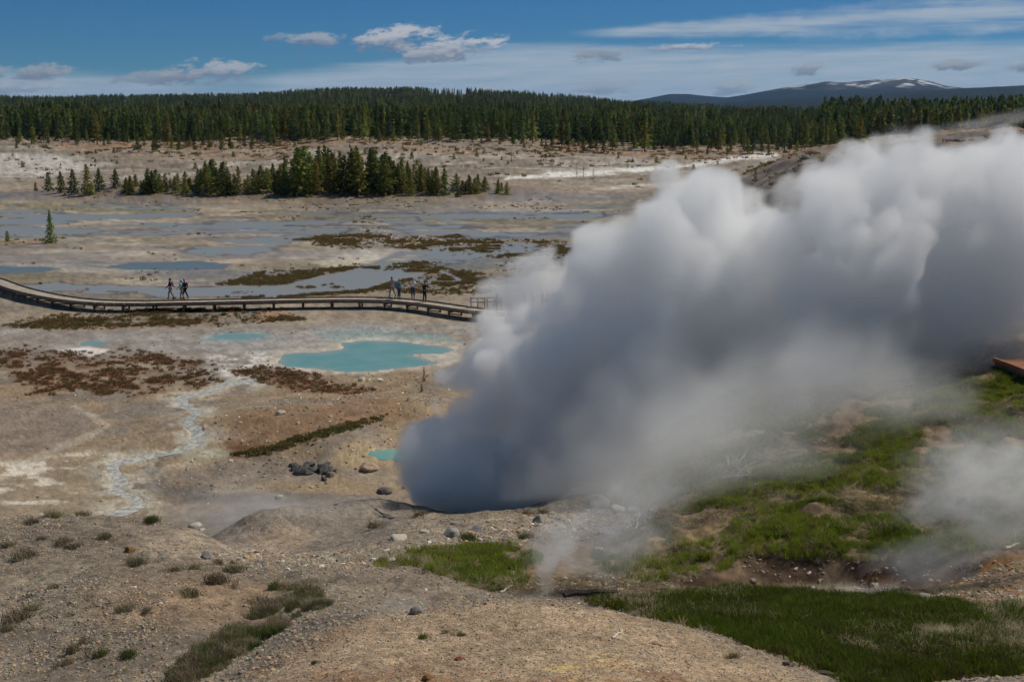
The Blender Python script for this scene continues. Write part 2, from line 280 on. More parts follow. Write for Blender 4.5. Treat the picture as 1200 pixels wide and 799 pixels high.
# far bare slopes
slope = sstep(262, 320, D2)*(1-sstep(560, 620, D2))
C = mixc(C, alb(110, 101, 90), slope)
C = mixc(C, alb(118, 97, 78), slope*sstep(370, 440, D2)*sstep(.40, .58, fbm(X, Y, 30, 4, 82))*.9)
C = mixc(C, alb(142, 136, 128), slope*(1-sstep(400, 450, D2))*sstep(.48, .62, fbm(X, Y, 18, 5, 83))*.65)
C = mixc(C, alb(84, 76, 70), slope*sstep(.58, .68, fbm(X, Y, 9, 5, 84))*.7)
C = mixc(C, alb(150, 146, 142), poly([(-60, 182), (60, 180), (110, 196), (60, 208), (-60, 206)], 8, 40, 4, (270, 600))*.7)
C = mixc(C, alb(190, 186, 180), stroke([(600, 208, 5), (690, 203, 9), (740, 200, 7), (800, 194, 6), (906, 181, 7)], 16, 3, (150, 640), .6)*.8)
C = mixc(C, alb(168, 162, 154), stroke([(700, 222, 6), (800, 214, 7), (880, 206, 5), (950, 208, 6)], 16, 3, (130, 640), .6)*.6)
C = mixc(C, alb(104, 88, 76), np.clip(bump(X, Y, -54, 248, 40, 24, 1.2, 3)+bump(X, Y, -20, 248, 32, 20, 1.2, 3)+bump(X, Y, -82, 240, 20, 12, 1, 3), 0, 1)*.8)
# grey ridge on the right
ridge = sstep(.17, .22, A2)*sstep(85, 115, D2)*(1-sstep(240, 280, D2))
C = mixc(C, alb(100, 92, 84), ridge)
C = mixc(C, alb(72, 68, 66), ridge*sstep(.5, .6, fbm(X, Y, 5, 5, 85))*.8)
C = mixc(C, alb(116, 100, 84), ridge*sstep(160, 176, D2)*.6)
# forest floor
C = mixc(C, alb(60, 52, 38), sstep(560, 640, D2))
# foreground gravel
fg = 1-sstep(42, 46, D2)
gr = alb(108, 99, 87)
C = mixc(C, gr, fg)
C = mixc(C, alb(90, 81, 72), fg*sstep(.45, .62, fbm(X, Y, 3.5, 4, 86))*.7)
C = mixc(C, alb(122, 100, 78), poly([(110, 700), (200, 680), (330, 690), (300, 730), (180, 735), (110, 725)], 30, 50, 1.6, (14, 34))*.55)
C = mixc(C, alb(138, 124, 108), poly([(140, 640), (220, 615), (270, 640), (260, 668), (180, 662)], 20, 40, 1.6, (14, 34))*.6*sstep(.4, .6, n_xs))
mound = poly([(300, 800), (420, 728), (600, 704), (720, 716), (850, 752), (960, 800), (960, 900), (250, 900)], 12, 12, 1.5, (9, 18.2))
C = mixc(C, alb(134, 116, 96), mound*.9)
C = mixc(C, alb(110, 78, 54), mound*sstep(12.0, 13.6, D2*-1+26.5)*sstep(.44, .6, fbm(X, Y, .6, 5, 87))*.6)
C = mixc(C, alb(160, 138, 98), poly([(630, 775), (720, 765), (740, 785), (650, 799)], 14, 30, 1.5, (9, 18))*sstep(.5, .6, n_xs)*.7)
C = mixc(C, alb(150, 112, 66), poly([(280, 790), (340, 758), (400, 735), (410, 742), (340, 775), (300, 799)], 8, 16, 1.6, (12, 20))*.5)
C = mixc(C, alb(88, 82, 76), poly([(255, 800), (330, 745), (400, 712), (480, 700), (420, 730), (340, 775), (290, 800)], 8, 14, 1.6, (13, 24))*.6)  # mound flank facing the gully painted darker, its shade put into the albedo
holl = poly([(240, 600), (330, 575), (480, 585), (480, 612), (430, 650), (330, 655), (250, 640)], 14, 30, 2, (31, 50))
C = mixc(C, alb(104, 96, 88), holl*.8)
C = mixc(C, alb(132, 116, 98), poly([(285, 636), (330, 612), (362, 628), (350, 646), (310, 650)], 8, 14, 2, (31, 50))*.6)
C = mixc(C, alb(146, 136, 124), poly([(250, 640), (380, 645), (470, 640), (470, 660), (360, 664), (270, 662)], 8, 24, 2, (26, 44))*sstep(.45, .6, n_xs)*.6)
C = mixc(C, alb(140, 130, 117), poly([(470, 612), (640, 600), (760, 585), (760, 612), (640, 630), (520, 640)], 10, 24, 2, (26, 42))*sstep(.45, .62, n_xs)*.6)
# hillside soil, grass patches and the brown banks
right = poly([(560, 690), (640, 652), (720, 640), (800, 590), (900, 545), (960, 480), (1100, 430), (1300, 420), (1300, 900), (1000, 800), (960, 790), (860, 750), (760, 712), (660, 700)], 14, 30, 1.6, (15, 60))
C = mixc(C, alb(98, 82, 64), right*.9)
soil = right*sstep(.48, .6, fbm(X, Y, 1.6, 5, 90))
C = mixc(C, alb(64, 52, 42), soil*.7)
g_hill = poly([(700, 660), (760, 620), (840, 575), (930, 540), (1010, 500), (1060, 450), (1140, 440), (1300, 430), (1300, 655), (1180, 640), (1110, 648), (1000, 655), (880, 655), (800, 648)], 10, 26, 1.6, (26, 60))
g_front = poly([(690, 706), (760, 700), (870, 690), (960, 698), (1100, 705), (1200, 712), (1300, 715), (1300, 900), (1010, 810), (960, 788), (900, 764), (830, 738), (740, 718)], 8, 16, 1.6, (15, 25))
g_mid = np.maximum(poly([(440, 660), (500, 645), (600, 640), (625, 655), (600, 690), (560, 690), (520, 672)], 8, 26, 1.6, (22, 32)), poly([(700, 668), (780, 655), (860, 655), (850, 668), (760, 682)], 6, 20, 1.6, (24, 32)))
g_back = poly([(700, 590), (760, 540), (800, 480), (900, 450), (1000, 430), (960, 500), (860, 560), (760, 600)], 14, 40, 1.6, (34, 60))*sstep(.44, .54, fbm(X, Y, 2.5, 4, 93))
patch = sstep(.33, .44, fbm(X, Y, 1.7, 5, 91)); patch2 = sstep(.40, .50, fbm(X, Y, .6, 4, 92))
GR = np.maximum.reduce([g_hill*patch*(.4+.6*patch2), g_front*(.45+.55*patch2), g_mid*patch*patch2, g_back*.8])
dryn = .5*fbm(X, Y, 2.4, 4, 94)+.5*fbm(X, Y, .75, 4, 144)
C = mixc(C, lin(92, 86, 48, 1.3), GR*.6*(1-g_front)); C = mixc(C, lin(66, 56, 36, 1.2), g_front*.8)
C = mixc(C, alb(112, 98, 70), g_hill*sstep(.52, .62, dryn)*.6)
C = mixc(C, alb(108, 74, 34), poly([(1080, 690), (1160, 660), (1260, 640), (1260, 680), (1160, 700)], 10, 24, 1.6, (20, 30))*sstep(.46, .58, n_sm)*.7)
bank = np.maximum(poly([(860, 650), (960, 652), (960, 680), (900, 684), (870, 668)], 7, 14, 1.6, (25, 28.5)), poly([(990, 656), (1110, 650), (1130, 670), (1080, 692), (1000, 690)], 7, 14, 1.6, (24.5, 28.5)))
C = mixc(C, alb(58, 46, 38), bank*.85)  # brown soil darkened further, painting in the shade of the undercut hollows
C = mixc(C, alb(128, 122, 114), poly([(930, 684), (1000, 680), (1060, 682), (1050, 692), (960, 692)], 6, 16, 1.6, (24, 28))*.7)
C = mixc(C, alb(120, 82, 46), poly([(1010, 678), (1050, 674), (1056, 682), (1020, 684)], 5, 8, 1.6, (24, 28))*.6)
C = mixc(C, alb(50, 36, 28), poly([(650, 690), (700, 670), (800, 672), (880, 682), (800, 706), (700, 704)], 8, 20, 1.6, (20, 29))*.75)
# wetness and small mottling
wet = np.clip(np.maximum.reduce([sstep(.02, .5, mirror)*.9, flats*sstep(.36, .52, shallow_n)*.85, apron*.35, poly([(150, 568), (185, 560), (260, 575), (380, 574), (470, 588), (470, 600), (330, 594), (230, 590)], 8, 30, 2, PLAIN)*.6]), 0, 1)
mir2 = np.maximum.reduce([pond_l, pond_m, shallow]); C *= (1-.40*sstep(.02, .4, mir2))[..., None]; halo = stroke([(300, 446, 16), (267, 450, 20), (233, 462, 18), (207, 467, 20), (223, 477, 22), (230, 485, 20), (218, 493, 24), (233, 503, 24), (238, 513, 30), (230, 522, 34), (187, 532, 22), (133, 540, 24), (140, 553, 26), (150, 567, 28), (138, 575, 24), (163, 590, 24), (140, 600, 26)], 26, 2.0, (42, 90), .95); C = mixc(C, alb(150, 146, 136), halo*sstep(.40, .56, fbm(X, Y, .9, 4, 33))*.75)
far_k = (1-.55*sstep(60, 110, D2)*(1-sstep(262, 320, D2)))
C *= (1+far_k*(.52*fbm(X, Y, .9, 4, 95)-.26))[..., None]*(.80+.40*np.where(D2 < 130, vnoise(X*6, Y*6, 96), vnoise(X*.7, Y*.5, 96)))[..., None]
C *= (.78+.44*np.where(D2 < 70, vnoise(X*17, Y*17, 97), vnoise(X*1.9, Y*1.2, 97)))[..., None]
C *= np.array([1.0, .98, .945]); C = np.clip(C, .01, .8)
GRAV = np.clip(fg*(1-right*.6)+.35*plain, 0, 1)*(1-mirror)

# ------------------------------------------------------------------ object helpers
def mesh_np(name, verts, faces, mats=None, smooth=False, parent=None, midx=None, coll=COL):
    me = bpy.data.meshes.new(name); v = np.asarray(verts, np.float32); f = np.asarray(faces, np.int32); k = f.shape[1]
    me.vertices.add(len(v)); me.vertices.foreach_set('co', v.ravel())
    me.loops.add(f.size); me.loops.foreach_set('vertex_index', f.ravel())
    me.polygons.add(len(f)); me.polygons.foreach_set('loop_start', np.arange(0, f.size, k, dtype=np.int32))
    me.polygons.foreach_set('use_smooth', np.full(len(f), smooth))
    for m in (mats or []): me.materials.append(m)
    if midx is not None: me.polygons.foreach_set('material_index', np.asarray(midx, np.int32))
    me.update(calc_edges=True)
    o = bpy.data.objects.new(name, me)
    if coll: coll.objects.link(o)
    if parent: o.parent = parent
    return o
def tag(o, label=None, cat=None, group=None, kind=None):
    if label: o['label'] = label
    if cat: o['category'] = cat
    if group: o['group'] = group
    if kind: o['kind'] = kind
    return o
def empty(name, loc=(0, 0, 0), rz=0, s=1.0):
    o = bpy.data.objects.new(name, None); COL.objects.link(o); o.location = loc; o.rotation_euler = (0, 0, rz); o.scale = (s, s, s) if not hasattr(s, '__len__') else s
    o.empty_display_size = .3; return o
class MB:
    def __init__(s): s.v = []; s.f = []
    def quad(s, a, b, c, d):
        n = len(s.v); s.v += [tuple(a), tuple(b), tuple(c), tuple(d)]; s.f.append((n, n+1, n+2, n+3))
    def box(s, c, ax, ay, az):
        c, ax, ay, az = map(Vector, (c, ax, ay, az)); n = len(s.v)
        for k in (-1, 1):
            for j in (-1, 1):
                for i in (-1, 1): s.v.append(tuple(c+ax*i+ay*j+az*k))
        s.f += [(n, n+2, n+3, n+1), (n+4, n+5, n+7, n+6), (n, n+1, n+5, n+4), (n+2, n+6, n+7, n+3), (n, n+4, n+6, n+2), (n+1, n+3, n+7, n+5)]
    def bar(s, a, b, w, h, up=(0, 0, 1)):
        a, b = Vector(a), Vector(b); t = (b-a); L = t.length; t.normalize(); u = Vector(up)
        sx = t.cross(u)
        if sx.length < 1e-3: sx = t.cross(Vector((1, 0, 0)))
        sx.normalize(); u = sx.cross(t)
        s.box((a+b)/2, t*L/2, sx*w/2, u*h/2)
    def tube(s, pts, rad, n=6):
        pts = [Vector(p) for p in pts]; rings = []
        for i, p in enumerate(pts):
            t = (pts[min(i+1, len(pts)-1)]-pts[max(i-1, 0)]).normalized(); a = t.cross(Vector((.31, .93, .17))).normalized(); b = t.cross(a)
            k = len(s.v); rings.append(k)
            for j in range(n):
                q = 2*math.pi*j/n; s.v.append(tuple(p+(a*math.cos(q)+b*math.sin(q))*rad[i]))
        for r0, r1 in zip(rings[:-1], rings[1:]):
            for j in range(n): s.f.append((r0+j, r0+(j+1) % n, r1+(j+1) % n, r1+j))
        for r0, sg in ((rings[0], -1), (rings[-1], 1)):
            for j in range(1, n-1, 2):
                q = [r0, r0+j, r0+j+1, r0+(j+2) % n if j+2 <= n-1 else r0+j+1]
                if len(set(q)) == 4: s.f.append(tuple(q) if sg > 0 else tuple(q[::-1]))
    def build(s, name, mat, parent=None, smooth=False, coll=COL):
        me = bpy.data.meshes.new(name); me.from_pydata(s.v, [], s.f); me.materials.append(mat); me.update()
        if smooth: me.polygons.foreach_set('use_smooth', [True]*len(me.polygons))
        o = bpy.data.objects.new(name, me)
        if coll: coll.objects.link(o)
        if parent: o.parent = parent
        return o

# ------------------------------------------------------------------ materials
class NT:
    def __init__(s, mat): s.t = mat.node_tree; s.n = s.t.nodes; s.l = s.t.links
    def node(s, typ, **kw):
        n = s.n.new(typ)
        for k, v in kw.items(): setattr(n, k, v)
        return n
    def link(s, a, b): s.l.new(a, b)
    def val(s, x, sock):
        if isinstance(x, (int, float)): sock.default_value = x
        elif isinstance(x, (tuple, list)): sock.default_value = x
        else: s.l.new(x, sock)
    def m(s, op, a, b=0.0, c=0.0, clamp=False):
        n = s.n.new('ShaderNodeMath'); n.operation = op; n.use_clamp = clamp
        for i, x in enumerate((a, b, c)): s.val(x, n.inputs[i])
        return n.outputs[0]
    def ss(s, a, b, x):
        n = s.n.new('ShaderNodeMapRange'); n.interpolation_type = 'SMOOTHSTEP'; s.val(x, n.inputs[0]); s.val(a, n.inputs[1]); s.val(b, n.inputs[2]); return n.outputs[0]
    def mix(s, f, a, b):
        n = s.n.new('ShaderNodeMix'); n.data_type = 'RGBA'; s.val(f, n.inputs[0]); s.val(a, n.inputs[6]); s.val(b, n.inputs[7]); return n.outputs[2]
    def noise(s, vec, scale, detail=3, rough=.5, dim='3D'):
        n = s.n.new('ShaderNodeTexNoise'); n.noise_dimensions = dim
        if vec is not None: s.l.new(vec, n.inputs['Vector'])
        n.inputs['Scale'].default_value = scale; n.inputs['Detail'].default_value = detail; n.inputs['Roughness'].default_value = rough; return n.outputs[0]
def c4(c): return (float(c[0]), float(c[1]), float(c[2]), 1.0)
def newmat(name):
    m = bpy.data.materials.new(name); m.use_nodes = True; nt = NT(m); b = nt.n.get('Principled BSDF'); return m, nt, b
def matte(name, c1, c2, scale=4, rough=.85, objvar=.0, bump_s=0, detail=4, spec=.25, pos='Object'):
    m, nt, b = newmat(name); tc = nt.node('ShaderNodeTexCoord')
    f = nt.noise(tc.outputs[pos], scale, detail, .6); f = nt.ss(.3, .7, f); c = nt.mix(f, c4(c1), c4(c2))
    if objvar:
        oi = nt.node('ShaderNodeObjectInfo'); hv = nt.node('ShaderNodeHueSaturation')
        nt.link(nt.m('ADD', nt.m('MULTIPLY', oi.outputs['Random'], 2*objvar), 1-objvar), hv.inputs['Value']); nt.link(c, hv.inputs['Color'])
        nt.link(nt.m('ADD', nt.m('MULTIPLY', nt.m('FRACT', nt.m('MULTIPLY', oi.outputs['Random'], 17.0)), .05), .475), hv.inputs['Hue']); c = hv.outputs[0]
    nt.link(c, b.inputs['Base Color']); b.inputs['Roughness'].default_value = rough; b.inputs['Specular IOR Level'].default_value = spec
    if bump_s:
        bn = nt.node('ShaderNodeBump'); bn.inputs['Strength'].default_value = bump_s; bn.inputs['Distance'].default_value = .03
        nt.link(nt.noise(tc.outputs[pos], scale*3, 5, .65), bn.inputs['Height']); nt.link(bn.outputs[0], b.inputs['Normal'])
    return m

# ground material
def ground_material():
    m, nt, b = newmat('ground_soil'); at_ = nt.node('ShaderNodeAttribute', attribute_name='albedo'); w = nt.node('ShaderNodeAttribute', attribute_name='wet'); g = nt.node('ShaderNodeAttribute', attribute_name='gravel')
    tc = nt.node('ShaderNodeTexCoord'); p = tc.outputs['Object']
    n1 = nt.noise(p, 14, 5, .7); n2 = nt.noise(p, 60, 3, .7)
    vo = nt.node('ShaderNodeTexVoronoi'); nt.link(p, vo.inputs['Vector']); vo.inputs['Scale'].default_value = 24
    k = nt.m('ADD', nt.m('MULTIPLY', n1, .5), nt.m('MULTIPLY', n2, .5)); k = nt.m('MULTIPLY_ADD', k, 1.1, .45)
    gc = nt.node('ShaderNodeSeparateColor'); nt.link(vo.outputs['Color'], gc.inputs[0])
    kk = nt.m('MULTIPLY_ADD', nt.m('SUBTRACT', gc.outputs[0], .5), nt.m('MULTIPLY', g.outputs['Fac'], .55), 1.0)
    k = nt.m('MULTIPLY', k, kk)
    mx = nt.node('ShaderNodeMix', data_type='RGBA', blend_type='MULTIPLY'); mx.inputs[0].default_value = 1; nt.link(at_.outputs['Color'], mx.inputs[6])
    cc = nt.node('ShaderNodeCombineColor'); [nt.link(k, cc.inputs[i]) for i in range(3)]; nt.link(cc.outputs[0], mx.inputs[7])
    nt.link(mx.outputs[2], b.inputs['Base Color'])
    nt.link(nt.m('MULTIPLY_ADD', w.outputs['Fac'], -.62, .92), b.inputs['Roughness'])
    nt.link(nt.m('MULTIPLY_ADD', w.outputs['Fac'], .4, .12), b.inputs['Specular IOR Level'])
    bn = nt.node('ShaderNodeBump'); bn.inputs['Distance'].default_value = .05; nt.link(nt.m('MULTIPLY', g.outputs['Fac'], .55), bn.inputs['Strength'])
    hh = nt.m('SUBTRACT', nt.m('MULTIPLY', n1, .8), nt.m('MULTIPLY', vo.outputs['Distance'], .5)); nt.link(hh, bn.inputs['Height']); nt.link(bn.outputs[0], b.inputs['Normal'])
    return m
GM = ground_material()
idx = np.arange(NR*NC).reshape(NR, NC); nx = np.roll(idx, -1, 1)
faces = np.stack([idx[:-1], nx[:-1], nx[1:], idx[1:]], -1).reshape(-1, 4)[:, ::-1]
verts = np.stack([X, Y, Z], -1).reshape(-1, 3)
ground = mesh_np('ground', verts, faces, [GM], True); ground.data.flip_normals() if ground.data.polygons[faces.shape[0]//2].normal.z < 0 else None
tag(ground, 'bare pale geyser basin floor rising to gravel slopes and a grassy hillside', 'ground', kind='structure')
def vattr(o, name, arr, typ='FLOAT'):
    a = o.data.attributes.new(name, typ, 'POINT')
    if typ == 'FLOAT': a.data.foreach_set('value', np.asarray(arr, np.float32).ravel())
    elif typ == 'INT': a.data.foreach_set('value', np.asarray(arr, np.int32).ravel())
    elif typ == 'FLOAT_VECTOR': a.data.foreach_set('vector', np.asarray(arr, np.float32).ravel())
    else: a.data.foreach_set('color', np.asarray(arr, np.float32).ravel())
vattr(ground, 'albedo', np.concatenate([C, np.ones(C.shape[:2]+(1,))], -1), 'FLOAT_COLOR'); vattr(ground, 'wet', wet); vattr(ground, 'gravel', GRAV)

# water
def water_mat(name, c1, c2, rough=.1, bump_s=.02, scale=.5):
    m, nt, b = newmat(name); tc = nt.node('ShaderNodeTexCoord')
    nt.link(nt.mix(nt.ss(.35, .65, nt.noise(tc.outputs['Object'], scale, 4, .6)), c4(c1), c4(c2)), b.inputs['Base Color'])
    b.inputs['Roughness'].default_value = rough; b.inputs['IOR'].default_value = 1.33; b.inputs['Specular IOR Level'].default_value = .32 if rough > .27 else .5
    bn = nt.node('ShaderNodeBump'); bn.inputs['Strength'].default_value = bump_s; bn.inputs['Distance'].default_value = .1; nt.link(nt.noise(tc.outputs['Object'], 6, 3, .6), bn.inputs['Height']); nt.link(bn.outputs[0], b.inputs['Normal'])
    return m
def water_sheet(name, mask, mat, label, lvl=-.025, thr=.5, deep=None):
    ok = mask > thr; cnt_ = ok[:-1].astype(int)+ok[1:]; cnt_ = cnt_+np.roll(cnt_, -1, 1); XYZ = np.stack([X, Y, ZS+lvl], -1)
    fi, fj = np.where(cnt_ == 4); V = []; Fc = []; vid = {}; DP = []
    def vert(i, j):
        k = (i, j)
        if k not in vid: vid[k] = len(V); V.append(XYZ[i, j]); DP.append(deep[i, j] if deep is not None else 1)
        return vid[k]
    def cut(a, b_):
        k = (min(a, b_), max(a, b_))
        if k not in vid:
            (i1, j1), (i2, j2) = k; t = (thr-mask[i1, j1])/(mask[i2, j2]-mask[i1, j1]+1e-12); vid[k] = len(V); V.append(XYZ[i1, j1]*(1-t)+XYZ[i2, j2]*t); DP.append(deep[i1, j1]*(1-t)+deep[i2, j2]*t if deep is not None else 1)
        return vid[k]
    for i, j in zip(fi, fj):
        j2 = (j+1) % NC; Fc.append((vert(i, j), vert(i, j2), vert(i+1, j2), vert(i+1, j)))
    for i, j in zip(*np.where((cnt_ > 0) & (cnt_ < 4))):
        j2 = (j+1) % NC; cor = [(i, j), (i, j2), (i+1, j2), (i+1, j)]; pl = []
        for q in range(4):
            a, b_ = cor[q], cor[(q+1) % 4]
            if ok[a]: pl.append(vert(*a))
            if ok[a] != ok[b_]: pl.append(cut(a, b_))
        if len(set(pl)) > 2: Fc.append(tuple(dict.fromkeys(pl)))
    me = bpy.data.meshes.new(name); me.from_pydata([tuple(v) for v in V], [], Fc); me.materials.append(mat); me.update()
    if sum(p_.normal.z for p_ in me.polygons) < 0: me.flip_normals()
    me.polygons.foreach_set('use_smooth', [True]*len(me.polygons)); o = bpy.data.objects.new(name, me); COL.objects.link(o); vattr(o, 'deep', DP)
    return tag(o, label, 'water', kind='structure')
M_turq = water_mat('turquoise_pool_water', lin(94, 134, 128, 1.35), lin(106, 140, 132, 1.35), .24)
nt = NT(M_turq); bs = nt.n['Principled BSDF']; src = bs.inputs['Base Color'].links[0].from_socket; da = nt.node('ShaderNodeAttribute', attribute_name='deep')
nt.link(nt.mix(nt.ss(.30, .95, nt.m('ADD', da.outputs['Fac'], nt.m('MULTIPLY', nt.m('SUBTRACT', nt.noise(nt.node('ShaderNodeTexCoord').outputs['Object'], .9, 4, .6), .5), .5))), c4(lin(132, 138, 128, 1.4)), src), bs.inputs['Base Color'])
M_blue = water_mat('clear_pond_water', lin(92, 104, 106, 1.2), lin(100, 106, 102, 1.2), .275)
M_shal = water_mat('shallow_water', lin(116, 120, 120, 1.45), lin(126, 122, 112, 1.4), .3, .05, .3)
M_milk = water_mat('milky_stream_water', lin(166, 164, 156, 1.6), lin(126, 122, 112, 1.4), .4, .2, 3.5)
water_sheet('pool', pool_main, M_turq, 'large milky turquoise hot pool on the pale flat below the boardwalk', deep=deep_pool)
water_sheet('pool', pool_small, M_turq, 'small turquoise pool half hidden behind the left edge of the steam')
water_sheet('pool', pool_pale, M_turq, 'tiny pale turquoise pools on the grey flat', deep=pool_pale*.75)
water_sheet('pond', pond_l, M_blue, 'blue pond at the left above the bend of the boardwalk')
water_sheet('pond', pond_m, M_blue, 'shallow blue pond above the two strolling hikers')
water_sheet('water', shallow, M_shal, 'shallow runoff water spread in thin sheets over the flats')
water_sheet('stream', stream, M_milk, 'milky grey stream winding down from the turquoise pool', lvl=-.006)

# ------------------------------------------------------------------ scatter (stuff)
PROTO = {}
def proto_collection(name, objs):
    c = bpy.data.collections.new(name)
    for o in objs: c.objects.link(o)
    return c
def scatter(name, pts, rot, scl, ids, coll, label, cat):
    me = bpy.data.meshes.new(name); me.vertices.add(len(pts)); me.vertices.foreach_set('co', np.asarray(pts, np.float32).ravel()); me.update()
    o = bpy.data.objects.new(name, me); COL.objects.link(o)
    vattr(o, 'rot', rot, 'FLOAT_VECTOR'); vattr(o, 'scl', scl); vattr(o, 'pid', ids, 'INT')
    ng = bpy.data.node_groups.new(name, 'GeometryNodeTree'); ng.interface.new_socket('Geometry', in_out='INPUT', socket_type='NodeSocketGeometry'); ng.interface.new_socket('Geometry', in_out='OUTPUT', socket_type='NodeSocketGeometry')
    gi = ng.nodes.new('NodeGroupInput'); go = ng.nodes.new('NodeGroupOutput'); ip = ng.nodes.new('GeometryNodeInstanceOnPoints'); ci = ng.nodes.new('GeometryNodeCollectionInfo')
    ci.inputs[0].default_value = coll; ci.inputs[1].default_value = True; ci.inputs[2].default_value = True
    def na(n, t):
        x = ng.nodes.new('GeometryNodeInputNamedAttribute'); x.data_type = t; x.inputs[0].default_value = n; return x.outputs[0]
    ng.links.new(gi.outputs[0], ip.inputs['Points']); ng.links.new(ci.outputs[0], ip.inputs['Instance']); ip.inputs['Pick Instance'].default_value = True
    ng.links.new(na('pid', 'INT'), ip.inputs['Instance Index']); ng.links.new(na('rot', 'FLOAT_VECTOR'), ip.inputs['Rotation']); ng.links.new(na('scl', 'FLOAT'), ip.inputs['Scale'])
    ng.links.new(ip.outputs[0], go.inputs[0])
    md = o.modifiers.new('scatter', 'NODES'); md.node_group = ng
    return tag(o, label, cat, kind='stuff')
AREA = np.zeros(Z.shape); AREA[:-1, :-1] = np.abs((rows[1:]-rows[:-1])[:, None]*(D2[:-1, :-1]*np.abs(np.diff(A2[:-1], axis=1)))); AREA[Y < 1] = 0
def sample(dens, n, jit=1.0):
    w = (AREA*np.maximum(dens, 0)*VIS).ravel(); w = w/w.sum(); k = RNG.choice(len(w), n, p=w); i, j = np.unravel_index(k, Z.shape)
    i2 = np.minimum(i+1, NR-1); j2 = np.minimum(j+1, NC-1); s, t = RNG.random(n)*jit, RNG.random(n)*jit
    def bl(A): return A[i, j]*(1-s)*(1-t)+A[i2, j]*s*(1-t)+A[i, j2]*(1-s)*t+A[i2, j2]*s*t
    return np.stack([bl(X), bl(Y), bl(Z)], -1), i, j

# grass clumps
def blades(n, r, h, w, lean, seed, flat=0.0):
    g = np.random.default_rng(seed); V = []; Fc = []
    for k in range(n):
        a, q = g.random()*6.283, r*math.sqrt(g.random()); bx, by = q*math.cos(a), q*math.sin(a); hh = h*(.55+.6*g.random()); la = g.random()*6.283; ll = lean*(.3+g.random())*hh
        dx, dy = math.cos(la)*ll, math.sin(la)*ll; wa = g.random()*6.283; wx, wy = math.cos(wa)*w, math.sin(wa)*w; m = len(V); zt = hh*(1-flat)
        V += [(bx-wx, by-wy, -.02), (bx+wx, by+wy, -.02), (bx+wx*.7+dx*.35, by+wy*.7+dy*.35, zt*.6), (bx-wx*.7+dx*.35, by-wy*.7+dy*.35, zt*.6), (bx+dx+wx*.12, by+dy+wy*.12, zt), (bx+dx-wx*.12, by+dy-wy*.12, zt)]
        Fc += [(m, m+1, m+2, m+3), (m+3, m+2, m+4, m+5)]
    return np.array(V), np.array(Fc)
def leafmat(name, a, b, var=.25):
    m = matte(name, a, b, 2.5, .7, var, spec=.15); nt = NT(m); bs = nt.n.get('Principled BSDF')
    tr = nt.node('ShaderNodeBsdfTranslucent'); mxs = nt.node('ShaderNodeMixShader'); mxs.inputs[0].default_value = .38; out = nt.n['Material Output']
    src = bs.inputs['Base Color'].links[0].from_socket; nt.link(src, tr.inputs[0]); nt.link(bs.outputs[0], mxs.inputs[1]); nt.link(tr.outputs[0], mxs.inputs[2]); nt.link(mxs.outputs[0], out.inputs[0])
    return m
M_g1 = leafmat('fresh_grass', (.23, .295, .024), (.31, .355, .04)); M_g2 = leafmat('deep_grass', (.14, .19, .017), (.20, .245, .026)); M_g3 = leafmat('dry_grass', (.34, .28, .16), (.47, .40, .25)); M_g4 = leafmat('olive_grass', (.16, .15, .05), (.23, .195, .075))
gobj = []
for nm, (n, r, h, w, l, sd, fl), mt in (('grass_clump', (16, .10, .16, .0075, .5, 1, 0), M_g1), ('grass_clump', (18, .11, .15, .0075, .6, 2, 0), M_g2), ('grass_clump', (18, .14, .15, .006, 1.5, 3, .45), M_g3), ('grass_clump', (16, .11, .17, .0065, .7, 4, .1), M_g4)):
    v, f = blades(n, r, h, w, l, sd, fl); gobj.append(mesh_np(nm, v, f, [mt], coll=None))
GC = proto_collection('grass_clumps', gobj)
M_m1 = leafmat('shaded_meadow_grass', (.085, .125, .013), (.15, .18, .02)); M_m2 = leafmat('meadow_brown_grass', (.07, .058, .02), (.11, .085, .03)); mob = []  # meadow green darkened: the steam's shade is put into the blade colour
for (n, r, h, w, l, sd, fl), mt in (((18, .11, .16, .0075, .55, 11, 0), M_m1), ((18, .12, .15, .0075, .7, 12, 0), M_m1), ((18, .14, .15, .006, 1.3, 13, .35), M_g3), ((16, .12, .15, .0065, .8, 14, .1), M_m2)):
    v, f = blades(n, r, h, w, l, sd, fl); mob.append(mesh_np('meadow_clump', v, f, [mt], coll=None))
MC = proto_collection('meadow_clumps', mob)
def grass(name, dens, n, dry, deep, label, smin=.7, smax=1.5, coll=None):
    p, i, j = sample(dens, n); q = dryn[i, j]+RNG.normal(0, .075, n); e = fbm(X, Y, 3, 3, 98)[i, j]+RNG.normal(0, .06, n)
    ids = np.where(q > dry, 2, np.where(e > deep, 1, np.where(RNG.random(n) < .33, 3, 0)))
    rot = np.stack([RNG.normal(0, .15, n), RNG.normal(0, .15, n), RNG.random(n)*6.28], -1)
    scatter(name, p, rot, (smin+(smax-smin)*RNG.random(n)**1.5)*(.45+1.1*fbm(p[:, 0], p[:, 1], .55, 3, 140)), ids, coll or GC, label, 'grass')
grass('grass', np.clip(g_hill*patch*(.10+.9*patch2)+g_back*.6*patch2, 0, 1), 44000, .53, .54, 'green grass mixed with dry straw covering the hillside below the steam', .5, 1.15)
mead = sstep(.40, .52, fbm(X, Y, 1.3, 4, 160)); grass('grass', g_front*(.25+.75*mead), 21000, .56, .50, 'dense meadow grass at lower right, steam shade darkened into its green', .5, 1.15, MC)
grass('grass', g_mid*patch2, 3600, .54, .6, 'patchy fresh grass in the hollow behind the gravel mound', .6, 1.2)

grass('dry_litter', right*(1-sstep(.05, .3, g_front))*soil*(D2 < 48)*.5+.5*g_mid*(1-patch2), 3800, .25, .9, 'scattered dead straw and litter over the bare brown soil', .3, .9)

